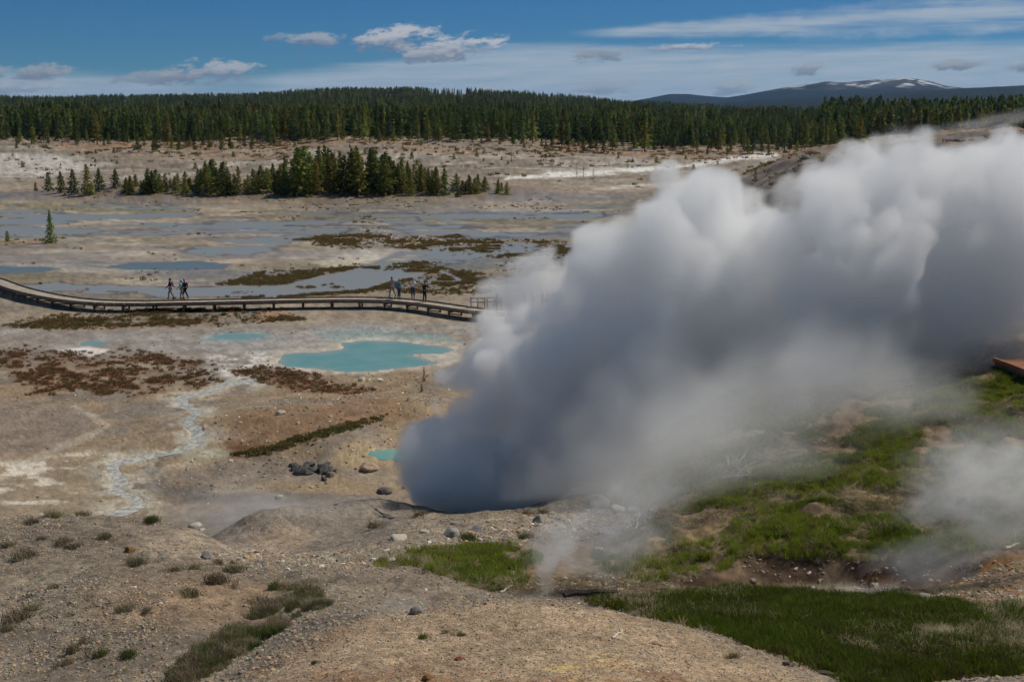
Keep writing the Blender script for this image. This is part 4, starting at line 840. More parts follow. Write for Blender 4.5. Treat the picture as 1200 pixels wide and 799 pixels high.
fp = np.concatenate(fp); dy, _ = dirY(np.full(len(fp), 5.0), fp[:, 1]); pxs = CX+F*fp[:, 0]/fp[:, 1]*dy
edge = 512+12*np.sin(pxs*.03)+28*(vnoise(fp[:, 0]/30, fp[:, 1]*0, 4)-.4)
clear = fbm(fp[:, 0], fp[:, 1], 120, 3, 14)
ok = (fp[:, 1] > edge) & ((clear < .66) | (fp[:, 1] < 700)); fp = fp[ok]; n = len(fp)
hh = np.where(fp[:, 1] < 640, 8+5*gf.random(n), 10+5.5*gf.random(n)); hh = np.where((fp[:, 0]/fp[:, 1] > .255) & (fp[:, 1] < 800), hh*1.3, hh)
hh = np.where((fp[:, 0]/fp[:, 1] > .12) & (fp[:, 0]/fp[:, 1] < .255) & (fp[:, 1] < 1500), hh*.85, hh)
hh = np.where(fp[:, 1] > 900, hh*.82, hh); hh *= .8+.45*fbm(fp[:, 0], fp[:, 1], 60, 3, 15)
ids = gf.choice(6, n, p=(.25, .22, .18, .17, .12, .06)); band = fbm(fp[:, 0], fp[:, 1], 90, 3, 16)
ids = np.where((fp[:, 1] < 600) & (gf.random(n) < .55), np.where(gf.random(n) < .6, 3, 0), ids); ids = np.where((band > .55) & (gf.random(n) < .6), 3, ids); ids = np.where((band < .42) & (gf.random(n) < .5), 4, ids)
scatter('forest', np.stack([fp[:, 0], fp[:, 1], fz(fp[:, 0], fp[:, 1])-.2], -1), np.stack([np.zeros(n), np.zeros(n), gf.random(n)*6.28], -1), hh/8, ids, FC, 'dense dark conifer forest covering the far hill', 'forest')

# ------------------------------------------------------------------ far mountain and hills
def relief(name, prof, yc, y0, y1, label, base, seed, snow, amp, c_low, c_top):
    xs = np.linspace(min(q[0] for q in prof), max(q[0] for q in prof), 260); v0 = (np.interp(xs, [q[0] for q in prof], [q[1] for q in prof])-CY)/F
    zr = CAMZ+yc*(-SP-v0*CP)/(CP-v0*SP); xr = (xs-CX)/F*yc/(CP-v0*SP); ys = np.concatenate([np.linspace(y0, yc, 60), np.linspace(yc, y1, 16)[1:]])
    tt = np.where(ys <= yc, (ys-y0)/(yc-y0), 1-(ys-yc)/(y1-yc)); XX = xr[:, None]*(ys[None, :]/yc); YY = np.repeat(ys[None, :], len(xs), 0)
    sh = np.sin(tt*math.pi/2)**1.15; nz = np.abs(fbm(XX, YY*.6, 700, 5, seed)-.5)*amp; ZZ = base+(zr[:, None]-base)*sh[None, :]-nz*np.sin(np.clip(tt, 0, 1)*math.pi)[None, :]
    nx_, ny_ = XX.shape; ii = np.arange(nx_*ny_).reshape(nx_, ny_); f = np.stack([ii[:-1, :-1], ii[1:, :-1], ii[1:, 1:], ii[:-1, 1:]], -1).reshape(-1, 4)
    m, nt, b = newmat(name+'_cover'); a = nt.node('ShaderNodeAttribute', attribute_name='albedo'); nt.link(a.outputs['Color'], b.inputs['Base Color']); b.inputs['Roughness'].default_value = .95; b.inputs['Specular IOR Level'].default_value = .1
    o = mesh_np(name, np.stack([XX, YY, ZZ], -1).reshape(-1, 3), f, [m], True); hr = (ZZ-base)/(zr.max()-base)
    cc = np.zeros(XX.shape+(3,)); cc[:] = c_low; cc = mixc(cc, c_top, sstep(.62, .82, hr+(fbm(XX, YY, 300, 4, seed+3)-.5)*.5)); pxx = np.repeat(xs[:, None], ny_, 1)
    cc *= (.7+.6*fbm(XX, YY, 160, 4, seed+5))[..., None]
    if snow: cc = mixc(cc, (.62, .64, .68), sstep(.62, .66, fbm(XX, YY*.8, 70, 4, seed+7)+.07*np.exp(-((pxx-1080)/45)**2)+.12*(hr-.9))*sstep(.62, .8, hr))
    vattr(o, 'albedo', np.concatenate([cc, np.ones(XX.shape+(1,))], -1), 'FLOAT_COLOR'); return tag(o, label, 'mountain' if snow else 'hill', kind='structure')
relief('mountain', [(560, 134), (700, 124), (740, 119), (762, 115), (785, 110.5), (806, 110.5), (830, 113), (852, 114.5), (872, 111.5), (893, 107.5), (915, 103.5), (940, 99.5), (955, 98), (967, 95.5), (985, 97), (1005, 95.5), (1027, 93.5), (1045, 93), (1060, 91.5), (1074, 93), (1090, 95.5), (1110, 101), (1130, 103.5), (1150, 103), (1175, 101), (1200, 100), (1300, 98), (1450, 112), (1600, 128)], 8000, 6200, 9500, 'long bluish mountain with snow patches near its summit', 10, 50, True, 90, (.014, .022, .026), (.06, .058, .058))
relief('hills', [(640, 133), (760, 128), (820, 122.5), (860, 119.5), (900, 117.5), (945, 115.5), (987, 113.5), (1050, 109.5), (1113, 104.5), (1160, 102.5), (1200, 101), (1260, 99.5), (1400, 106), (1600, 126)], 5200, 3300, 6000, 'dark forested foothills in front of the snowy mountain', 8, 55, False, 40, (.010, .017, .016), (.012, .019, .018))

# ------------------------------------------------------------------ boardwalks
M_deck = matte('weathered_boards', alb(126, 116, 104), alb(150, 140, 126), 1.2, .85, 0, .2); M_post = matte('dark_timber', alb(70, 62, 55), alb(92, 82, 72), 2, .9); M_rdeck = matte('red_brown_boards', alb(104, 66, 50), alb(126, 84, 62), 1.2, .8, 0, .2)
def boardwalk(pts, zd, width, label, mdeck, support=2.3, hp=.22):
    q = [Vector(flat_at(px, py, z)+(z,)) for (px, py), z in zip(pts, zd)]
    path = [q[0]]                                    # resample
    for a, b in zip(q[:-1], q[1:]):
        nseg = max(1, int((b-a).length/.16)); path += [a.lerp(b, (k+1)/nseg) for k in range(nseg)]
    xs_ = np.array([list(v) for v in path]); ker = np.ones(25)/25
    for _ in range(2): xs_ = np.stack([np.convolve(np.pad(xs_[:, k], 12, mode='edge'), ker, 'valid') for k in range(3)], -1)
    path = [Vector(v) for v in xs_]; e = empty('boardwalk', path[len(path)//2]); tag(e, label, 'boardwalk'); o0 = e.location.copy(); deck = MB(); rail = [MB(), MB()]; beam = MB(); g = np.random.default_rng(3); acc = 0; last = -9; seg = 0
    for a, b in zip(path[:-1], path[1:]):
        t = (b-a); L = t.length
        if L < 1e-4: continue
        t /= L; s = Vector((t.y, -t.x, 0)).normalized(); c = (a+b)/2-o0; dz = g.normal(0, .004)
        deck.box(c+Vector((0, 0, -.022+dz)), t*(L/2-.006), s*(width/2+g.normal(0, .006)), Vector((0, 0, .02)))
        acc += L; seg += 1
        if acc-last > support:
            last = acc; sb = MB()
            for sg in (-1, 1):
                pp = a+s*(width/2-.15)*sg; gz = hgt(pp.x, pp.y)-.15; sb.bar(Vector((pp.x, pp.y, gz))-o0, Vector((pp.x, pp.y, a.z-.20))-o0, .13, .13, (1, 0, 0))
                beam_a = a+s*(width/2-.02)*sg
            l, r_ = a-s*(width/2-.02), a+s*(width/2-.02); sb.bar(Vector((l.x, l.y, a.z-.27))-o0, Vector((r_.x, r_.y, a.z-.27))-o0, .12, .14)
            gz = hgt(a.x, a.y)-.05; sb.bar(Vector((l.x, l.y, gz+.1))-o0, Vector((r_.x, r_.y, a.z-.38))-o0, .05, .10); sb.build('support', M_post, e)
    st = max(1, int(.9/.16)); knots = path[::st]+[path[-1]]
    for a, b in zip(knots[:-1], knots[1:]):
        t = (b-a)
        if t.length < .02: continue
        t.normalize(); s = Vector((t.y, -t.x, 0)).normalized()
        for k, sg in enumerate((-1, 1)):
            off = s*(width/2-.06)*sg; rail[k].bar(a+off-o0+Vector((0, 0, .06)), b+off-o0+Vector((0, 0, .06)), .09, .10)
            beam.bar(a+off*.9-o0+Vector((0, 0, -.125)), b+off*.9-o0+Vector((0, 0, -.125)), .09, .155)
    deck.build('deck', mdeck, e); beam.build('stringer', M_post, e)
    for r_ in rail: r_.build('edge_rail', M_post if mdeck is M_deck else mdeck, e)
    return e
MAIN = [(-70, 312), (-30, 322.5), (-6, 328), (6, 333), (22, 339), (50, 345.5), (80, 351), (110, 354.3), (160, 355.2), (230, 353.8), (300, 352.3), (380, 350.6), (450, 350.6), (490, 354), (530, 360), (570, 365.8), (610, 367), (670, 363), (740, 356), (830, 348)]
ZD = .72
boardwalk(MAIN, [ZD]*len(MAIN), 1.7, 'long grey wooden boardwalk on posts curving across the flats', M_deck)
rq = at(1176, 424); zr_ = rq.z+.55
boardwalk([(1178, 416), (1215, 428), (1260, 446), (1320, 470)], [zr_]*4, 2.1, 'reddish brown boardwalk corner on the hillside at the right edge', M_rdeck, 1.6)
def railing(px, py, w, label):
    x, y = flat_at(px, py, ZD); e = empty('railing', (x, y, ZD)); tag(e, label, 'railing')
    for sx in (-w/2, 0, w/2): m = MB(); m.bar((sx, 0, -.1), (sx, 0, .82), .09, .09, (1, 0, 0)); m.build('post', M_post, e)
    for z in (.78, .46): m = MB(); m.bar((-w/2-.1, -.06, z), (w/2+.1, -.06, z), .05, .12); m.build('rail', M_deck, e)
railing(560, 360.5, 1.1, 'short two-rail wooden railing on the boardwalk beside the steam'); railing(579, 360, 1.1, 'short wooden railing partly swallowed by the steam edge')

# ------------------------------------------------------------------ people
def skin_mesh(name, verts, edges, mat, parent, sub=1, root=0):
    me = bpy.data.meshes.new(name); me.from_pydata([v[0] for v in verts], edges, []); me.materials.append(mat); o = bpy.data.objects.new(name, me); COL.objects.link(o); o.parent = parent
    md = o.modifiers.new('skin', 'SKIN'); md.use_smooth_shade = True
    if not me.skin_vertices: me.attributes.new
    for k, v in enumerate(verts):
        r = v[1]; me.skin_vertices[0].data[k].radius = (r, r) if not hasattr(r, '__len__') else r
        me.skin_vertices[0].data[k].use_root = (k == root)
    s = o.modifiers.new('smooth', 'SUBSURF'); s.levels = sub; s.render_levels = sub; return o
def cloth(name, c): c = np.minimum(c*1.6, .82); return matte(name, c*.85, np.minimum(c*1.1, .86), 6, .85)
M_skin = matte('skin', lin(170, 120, 96), lin(180, 130, 104), 4, .6); M_shoe = matte('shoes', lin(50, 46, 44), lin(60, 56, 52), 5, .8)
def person(px, py, face, pose, jac, tro, hat, label, h=1.72, pack=None, hood=False):
    x, y = flat_at(px, py, ZD); e = empty('person', (x, y, ZD+.005), face, h/1.72); tag(e, label, 'person')
    st = {'walk': .24, 'stand': .03, 'photo': .03}[pose]
    J = {'pel': (0, 0, .94), 'sp': (0, .01, 1.14), 'ch': (0, .0, 1.33), 'nk': (0, .01, 1.47), 'hd': (0, .03, 1.58), 'tp': (0, .035, 1.68)}
    for s, sg in (('l', -1), ('r', 1)):
        f = st*sg; J['hip'+s] = (.09*sg, 0, .88); J['kn'+s] = (.095*sg, f*.6+.05, .49); J['an'+s] = (.10*sg, f-.03, .09+(.05 if f < -.1 else 0)); J['to'+s] = (.11*sg, f+.13, .04)
        J['sh'+s] = (.185*sg, 0, 1.40)
        if pose == 'photo': J['el'+s] = (.25*sg, .16, 1.18); J['wr'+s] = (.09*sg, .33, 1.42)
        elif pose == 'walk': J['el'+s] = (.23*sg, -f*.5-.04, 1.13); J['wr'+s] = (.22*sg, -f*.9+.10, .93)
        else: J['el'+s] = (.24*sg, -.03, 1.13); J['wr'+s] = (.20*sg, .14, .98)
    V = []; E = []; I = {}
    def add(k, p, r, par=None):
        I[k] = len(V); V.append((p, r))
        if par is not None: E.append((I[par], I[k]))
    add('pel', J['pel'], (.14, .11)); add('sp', J['sp'], (.125, .10), 'pel'); add('ch', J['ch'], (.15, .11), 'sp'); add('nk', J['nk'], .055, 'ch'); add('hd', J['hd'], (.078, .092), 'nk'); add('tp', J['tp'], (.07, .08), 'hd')
    add('ns', (0, .135, 1.565), .014, 'hd'); add('earl', (-.09, .03, 1.575), .014, 'hd'); add('earr', (.09, .03, 1.575), .014, 'hd')
    for s, sg in (('l', -1), ('r', 1)):
        add('hip'+s, J['hip'+s], .085, 'pel'); add('kn'+s, J['kn'+s], .058, 'hip'+s); add('an'+s, J['an'+s], .04, 'kn'+s); add('to'+s, J['to'+s], .035, 'an'+s)
        add('sh'+s, J['sh'+s], .055, 'ch'); add('el'+s, J['el'+s], .042, 'sh'+s); add('wr'+s, J['wr'+s], .028, 'el'+s)
        w = Vector(J['wr'+s]); dr = (w-Vector(J['el'+s])).normalized(); sd = Vector((1, 0, 0)); pm = w+dr*.07; add('pm'+s, tuple(pm), .032, 'wr'+s)
        for k in range(4): b = pm+sd*(k-1.5)*.018+dr*.045; add(f'fa{k}{s}', tuple(b), .009, 'pm'+s); add(f'fb{k}{s}', tuple(b+dr*(.035-.006*abs(k-1.3))+Vector((0, 0, -.014))), .008, f'fa{k}{s}')
        tb = w+dr*.03-sd*sg*.035; add('ta'+s, tuple(tb), .010, 'wr'+s); add('tb'+s, tuple(tb+dr*.04-sd*sg*.008), .009, 'ta'+s)
    skin_mesh('body', V, E, M_skin, e)
    jv = [(J['pel'], (.17, .135)), (J['sp'], (.155, .13)), (J['ch'], (.18, .135)), ((0, .01, 1.43), .08)]; je = [(0, 1), (1, 2), (2, 3)]
    for s in 'lr':
        n = len(jv); jv += [(J['sh'+s], .08), (J['el'+s], .062), (J['wr'+s], .045)]; je += [(2, n), (n, n+1), (n+1, n+2)]
    skin_mesh('jacket', jv, je, jac, e)
    tv = [((0, 0, .96), (.155, .12))]; te = []
    for s in 'lr':
        n = len(tv); a = Vector(J['an'+s]); tv += [(J['hip'+s], .10), (J['kn'+s], .075), (tuple(a+Vector((0, 0, .03))), .058)]; te += [(0, n), (n, n+1), (n+1, n+2)]
    skin_mesh('trousers', tv, te, tro, e)
    for s in 'lr':
        a, t = Vector(J['an'+s]), Vector(J['to'+s]); skin_mesh('shoe', [(tuple(a+Vector((0, -.05, -.045))), .05), (tuple(a+Vector((0, .05, -.04))), .05), (tuple(t), .042)], [(0, 1), (1, 2)], M_shoe, e)
    if hat is not None:
        if hood: skin_mesh('hood', [((0, -.01, 1.47), .085), ((0, .0, 1.60), (.105, .115)), ((0, .0, 1.70), (.085, .09))], [(0, 1), (1, 2)], hat, e)
        else:
            o = skin_mesh('hat', [((0, .02, 1.645), (.098, .11)), ((0, .02, 1.71), (.085, .095)), ((0, .14, 1.655), (.06, .012))], [(0, 1), (0, 2)], hat, e)
    if pack is not None: skin_mesh('backpack', [((0, -.19, 1.05), (.13, .08)), ((0, -.20, 1.38), (.12, .07))], [(0, 1)], pack, e)
    return e
cc = {k: cloth(k+'_cloth', lin(*v)) for k, v in dict(navy=(34, 40, 66), khaki=(128, 116, 106), sky=(120, 165, 180), white=(196, 192, 192), black=(24, 24, 27), grey=(128, 128, 140), teal=(40, 110, 140), denim=(44, 56, 84), red=(196, 40, 34), brown=(84, 62, 52), cyan=(60, 140, 190)).items()}
W = math.pi/2
person(200.5, 350.5, W, 'walk', cc['navy'], cc['khaki'], cc['navy'], 'person in a navy hooded jacket and grey trousers walking left on the boardwalk', 1.8, hood=True)
person(213.5, 350.3, W*.8, 'walk', cc['sky'], cc['khaki'], cc['cyan'], 'person in a pale blue jacket and blue hat walking just behind the navy hooded one', 1.62)
person(217.5, 350.0, W, 'walk', cc['black'], cc['black'], cc['cyan'], 'person in black with a blue hat and backpack beside the pale blue jacket', 1.7, cc['black'])
person(460, 348.6, W*1.5, 'walk', cc['grey'], cc['khaki'], cc['brown'], 'person in a light grey jacket, leftmost of four standing on the boardwalk', 1.76)
person(467.5, 350, -W*.6, 'stand', cc['teal'], cc['denim'], cc['brown'], 'person in a bright teal jacket and dark jeans on the boardwalk', 1.66)
person(484, 349.6, W*.2, 'photo', cc['white'], cc['denim'], cc['brown'], 'person in a white hoodie and dark jeans holding up a camera', 1.72)
person(497.5, 354, -W*.4, 'photo', cc['black'], cc['black'], cc['black'], 'person all in black with arms raised, rightmost of four on the boardwalk', 1.76)
person(582.5, 366.3, W, 'stand', cc['black'], cc['black'], cc['red'], 'person with a red hat at the edge of the steam by the railing', 1.72)
person(614.5, 363.8, -W, 'stand', cc['black'], cc['denim'], cc['brown'], 'dark clothed person mostly hidden behind the top of the steam', 1.72)
person(623.5, 362, -W, 'stand', cc['grey'], cc['denim'], cc['red'], 'person with a bright red hat mostly hidden behind the steam', 1.72)
person(636, 364.5, W, 'stand', cc['navy'], cc['denim'], cc['brown'], 'person in dark navy hidden up to the shoulders behind the steam', 1.72)
person(641.5, 365, W, 'stand', cc['black'], cc['black'], cc['black'], 'person in black at the right of the group hidden behind the steam', 1.72)

# ------------------------------------------------------------------ steam
STEAM = True
def blob_world(px, py, r, d):
    q = ray(px, py); k = d/q[1]; return q[0]*k, d, CAMZ+q[2]*k, r*k/F
BL = [(540, 560, 60), (590, 560, 75), (556, 500, 62), (620, 490, 95), (560, 440, 48), (600, 405, 62), (600, 384, 28), (640, 395, 50), (640, 570, 60), (690, 470, 95), (688, 370, 72), (700, 318, 42), (735, 335, 58), (775, 400, 100), (790, 290, 62), (800, 262, 38), (845, 330, 85), (838, 285, 46), (890, 308, 56), (925, 275, 42), (915, 380, 85), (968, 275, 58), (978, 228, 46), (1028, 245, 74), (1055, 226, 40), (1095, 236, 34), (1040, 330, 85), (1012, 390, 58), (1095, 270, 76), (1135, 245, 46), (1172, 250, 56), (1120, 345, 74), (1180, 310, 78), (1196, 240, 40), (1200, 380, 38), (1255, 285, 70), (1300, 265, 50), (1212, 232, 40), (1060, 360, 66), (1150, 372, 60), (1235, 360, 64), (950, 392, 66), (880, 425, 62), (780, 460, 80), (1180, 250, 60), (1000, 300, 90), (660, 590, 50), (600, 600, 46), (1080, 405, 50), (560, 590, 50), (820, 460, 60), (840, 400, 70), (720, 430, 90), (900, 340, 80), (640, 450, 80), (600, 540, 80), (636, 402, 50), (606, 408, 40), (664, 394, 54), (780, 350, 70), (1000, 215, 48), (1058, 226, 40), (1110, 222, 38), (1168, 222, 42), (900, 288, 40), (980, 350, 70), (660, 520, 80), (1110, 320, 80)]
WISP = [(760, 530, 70), (840, 505, 80), (900, 480, 70), (960, 455, 60), (700, 565, 60), (870, 440, 75), (960, 505, 36), (1060, 440, 50), (1120, 420, 50), (800, 570, 40), (1180, 410, 40), (940, 540, 50), (850, 560, 50), (760, 590, 40), (1040, 490, 45)]
def depth(px): return 45.5+(px-470)*.0045
x0, x1, y0, y1, zb0, zb1 = -7.5, 25.5, 31.0, 65.0, -.6, 18.6
nxv, nyv, nzv = 150, 144, 84
gx = np.linspace(x0, x1, nxv); gy = np.linspace(y0, y1, nyv); gz = np.linspace(zb0, zb1, nzv)
GX, GY, GZ = np.meshgrid(gx, gy, gz, indexing='ij')
wx = (vnoise3(GX/3.5, GY/3.5, GZ/3.5, 1)-.5)*1.6; wz = (vnoise3(GX/3.5, GY/3.5, GZ/3.5, 2)-.5)*1.6
def union(lst, squash=1.0, lift=None, k=.55):
    acc = np.zeros(GX.shape)
    for px, py, r in lst:
        bx, by, bz, br = blob_world(px, py, r, depth(px) if lift is None else min(depth(px), at(px, py, 30).y-lift)); dist = np.sqrt((GX+wx-bx)**2+((GY-by)/squash)**2+(GZ+wz-bz)**2)-br
        acc += np.exp(np.clip(-dist/k, -40, 40))
    return -k*np.log(np.maximum(acc, 1e-17))
sd = union(BL, 1.1, None, .38); lone_ = 1-sstep(.25, 1.15, sd)
ab = lambda sc, sd_: np.abs(vnoise3(GX/sc+sd_*3.3, GY/sc, GZ/sc, sd_)*2-1)
sn = lambda sc, sd_: vnoise3((GX+.6*wz)/sc+sd_*3.3, (GY*.9+.5*wx)/sc, (GZ-.2*GX)/sc, sd_)-.5
turb = 2.6*sn(4.4, 4)+2.3*sn(2.1, 5)+1.4*sn(1.05, 6)+.7*sn(.55, 7)
calm = np.interp(GX, [-5, -1, 4, 9], [.4, .6, .9, 1.1])
sd = sd-np.interp(GX, [-4, 3], [-.15, .6])-turb*.95*calm-1.5*(ab(2.3, 15)-.40)-1.15*(ab(1.15, 16)-.38)
S = np.clip(.5-sd/1.8, 0, 1)*(1+.35*np.clip(turb, -1.5, 1.5)/1.5)
VPX, VPY = project(GX, GY, GZ)
Ll = np.interp(VPX, [460, 600, 650, 700, 800, 900, 1000, 1100, 1200, 1300, 1500], [660, 652, 636, 612, 574, 532, 500, 466, 412, 392, 388])
Wl = np.interp(VPX, [460, 640, 720, 900, 1050, 1200], [26, 36, 100, 110, 80, 55])
DF = sstep(0, 1, (Ll-VPY)/Wl+(vnoise3(GX/3, GY/3, GZ/3, 12)-.5)*.9+(vnoise3(GX/1.3, GY/1.3, GZ/1.3, 13)-.5)*.5)
DF *= np.interp(VPX, [560, 740], [1.0, .80])
sw = union(WISP, 1.1, 1.5, .8)-1.2+3.4*(.62-vnoise3(GX/2.6, GY/2.6, GZ/2.6, 8)*.75-vnoise3(GX/1.0, GY/1.0, GZ/1.0, 9)*.35)
SWp = np.clip(.5-sw/4.0, 0, 1)
# drop loose puffs that float free of the plume
q_ = [math.ceil(n_/3) for n_ in S.shape]; occ_ = np.zeros(q_, bool)
for a in range(3):
    for b in range(3):
        for c in range(3): t_ = (S > .34)[a::3, b::3, c::3]; occ_[:t_.shape[0], :t_.shape[1], :t_.shape[2]] |= t_
def grow(m):
    r_ = m.copy()
    for ax in range(3):
        for sh in (-1, 1):
            t_ = np.roll(m, sh, ax); e_ = [slice(None)]*3; e_[ax] = 0 if sh == 1 else -1; t_[tuple(e_)] = False; r_ |= t_
    return r_
bx, by, bz, _r = blob_world(690, 470, 10, depth(690)); fl_ = np.zeros(q_, bool); fl_[int((bx-x0)/(x1-x0)*(q_[0]-1)), int((by-y0)/(y1-y0)*(q_[1]-1)), int((bz-zb0)/(zb1-zb0)*(q_[2]-1))] = True
for _ in range(160):
    nf = grow(fl_) & occ_
    if (nf == fl_).all(): break
    fl_ = nf
fl_ = grow(fl_); S = S*np.repeat(np.repeat(np.repeat(fl_, 3, 0), 3, 1), 3, 2)[:nxv, :nyv, :nzv]
ZG = np.array([[hgt(a, b) for b in gy] for a in gx])
zsafe = sstep(-.3, .6, GZ-ZG[:, :, None])
edge_f = sstep(0, 2.0, GX-x0)*sstep(0, 2.5, x1-GX)*sstep(0, 1.5, GY-y0)*sstep(0, 1.5, y1-GY)*sstep(0, .6, zb1-GZ)
S = np.clip(S, 0, 1)*edge_f*lone_*(.35+.65*zsafe); SWp = SWp*edge_f*zsafe
TC = 12; TR = math.ceil(nzv/TC); atlas = np.zeros((TR*nyv, TC*nxv, 4), np.float32)
for k in range(nzv):
    r_, c_ = divmod(k, TC); atlas[r_*nyv:(r_+1)*nyv, c_*nxv:(c_+1)*nxv, 0] = S[:, :, k].T; atlas[r_*nyv:(r_+1)*nyv, c_*nxv:(c_+1)*nxv, 1] = SWp[:, :, k].T; atlas[r_*nyv:(r_+1)*nyv, c_*nxv:(c_+1)*nxv, 2] = DF[:, :, k].T
atlas[..., 3] = 1
img = bpy.data.images.new('steam_density', TC*nxv, TR*nyv, float_buffer=True, is_data=True); img.colorspace_settings.name = 'Non-Color'; img.pixels.foreach_set(atlas.ravel()); img.update(); img.pack()
def steam_domain(name, occ, step, mat, label):
    """closed hull round the occupied cells"""
    o_ = np.zeros(tuple(math.ceil(s/step) for s in occ.shape), bool)
    for a in range(step):
        for b in range(step):
            for c in range(step):
                q = occ[a::step, b::step, c::step]; o_[:q.shape[0], :q.shape[1], :q.shape[2]] |= q
    pz = np.pad(o_, 2); dl = pz.copy()
    for ax in range(3): dl |= np.roll(pz, 1, ax) | np.roll(pz, -1, ax)
    pz = dl; sx, sy, sz = (gx[1]-gx[0])*step, (gy[1]-gy[0])*step, (gz[1]-gz[0])*step; Q = []
    D = [((1, 0, 0), [(1, 0, 0), (1, 1, 0), (1, 1, 1), (1, 0, 1)]), ((-1, 0, 0), [(0, 0, 0), (0, 0, 1), (0, 1, 1), (0, 1, 0)]), ((0, 1, 0), [(0, 1, 0), (0, 1, 1), (1, 1, 1), (1, 1, 0)]), ((0, -1, 0), [(0, 0, 0), (1, 0, 0), (1, 0, 1), (0, 0, 1)]), ((0, 0, 1), [(0, 0, 1), (1, 0, 1), (1, 1, 1), (0, 1, 1)]), ((0, 0, -1), [(0, 0, 0), (0, 1, 0), (1, 1, 0), (1, 0, 0)])]
    for dn, cs in D:
        nb = np.roll(pz, (-dn[0], -dn[1], -dn[2]), (0, 1, 2)); k = np.argwhere(pz & ~nb)
        for cidx in cs: Q.append((k+np.array(cidx)))
        Q[-4:] = [np.stack(Q[-4:], 1)]
    Q = np.concatenate(Q); fl = Q.reshape(-1, 3); key = fl[:, 0]*1000000+fl[:, 1]*1000+fl[:, 2]; u, fi, inv = np.unique(key, return_index=True, return_inverse=True); vv = (fl[fi]-2)*np.array([sx, sy, sz])+np.array([x0-sx*.5, y0-sy*.5, zb0-sz*.5])
    o = mesh_np(name, vv, inv.reshape(-1, 4), [mat]); md = o.modifiers.new('soften', 'SMOOTH'); md.factor = .5; md.iterations = 4; return tag(o, label, 'steam', kind='stuff')
def vol_mat(name, step):
    m = bpy.data.materials.new(name); m.use_nodes = True; nt = NT(m); nt.n.remove(nt.n['Principled BSDF']); out = nt.n['Material Output']; m.cycles.volume_step_rate = step
    tc = nt.node('ShaderNodeTexCoord'); vs = nt.node('ShaderNodeVolumeScatter'); nt.link(vs.outputs[0], out.inputs['Volume']); return m, nt, tc.outputs['Object'], vs
m, nt, P_, vs = vol_mat('steam_volume', .09)
sp = nt.node('ShaderNodeSeparateXYZ'); nt.link(P_, sp.inputs[0])
ux = nt.m('MULTIPLY_ADD', nt.m('DIVIDE', nt.m('SUBTRACT', sp.outputs[0], x0), x1-x0, clamp=True), (nxv-1)/nxv, .5/nxv); uy = nt.m('MULTIPLY_ADD', nt.m('DIVIDE', nt.m('SUBTRACT', sp.outputs[1], y0), y1-y0, clamp=True), (nyv-1)/nyv, .5/nyv)
sl = nt.m('MULTIPLY', nt.m('DIVIDE', nt.m('SUBTRACT', sp.outputs[2], zb0), zb1-zb0, clamp=True), nzv-1.001); k0 = nt.m('FLOOR', sl); fr = nt.m('SUBTRACT', sl, k0)
def fetch(k):
    row = nt.m('FLOOR', nt.m('DIVIDE', k, TC)); col_ = nt.m('SUBTRACT', k, nt.m('MULTIPLY', row, TC)); cv = nt.node('ShaderNodeCombineXYZ'); nt.link(nt.m('DIVIDE', nt.m('ADD', col_, ux), TC), cv.inputs[0]); nt.link(nt.m('DIVIDE', nt.m('ADD', row, uy), TR), cv.inputs[1])
    ti = nt.node('ShaderNodeTexImage', image=img, interpolation='Linear', extension='EXTEND'); nt.link(cv.outputs[0], ti.inputs[0]); return ti.outputs[0]
mx = nt.mix(fr, fetch(k0), fetch(nt.m('ADD', k0, 1.0))); sc_ = nt.node('ShaderNodeSeparateColor'); nt.link(mx, sc_.inputs[0])
nz = nt.m('SUBTRACT', nt.noise(P_, 1.3, 4, .62), .5)
dens = nt.m('MULTIPLY', nt.ss(.46, .84, nt.m('MULTIPLY_ADD', nz, .50, sc_.outputs[0])), nt.m('MULTIPLY_ADD', nt.m('MULTIPLY', sc_.outputs[2], sc_.outputs[2]), 1.55, .03))
dw = nt.m('MULTIPLY', nt.ss(.40, 1.0, nt.m('MULTIPLY_ADD', nz, .5, sc_.outputs[1])), .17)
nt.link(nt.m('ADD', dens, dw), vs.inputs['Density']); vs.inputs['Color'].default_value = (.998, .998, .998, 1); vs.inputs['Anisotropy'].default_value = .1
if STEAM: steam_domain('steam_plume', np.maximum(S*1.0, SWp*.9) > .22, 3, m, 'huge billowing white steam plume rising from the ridge and drifting right')
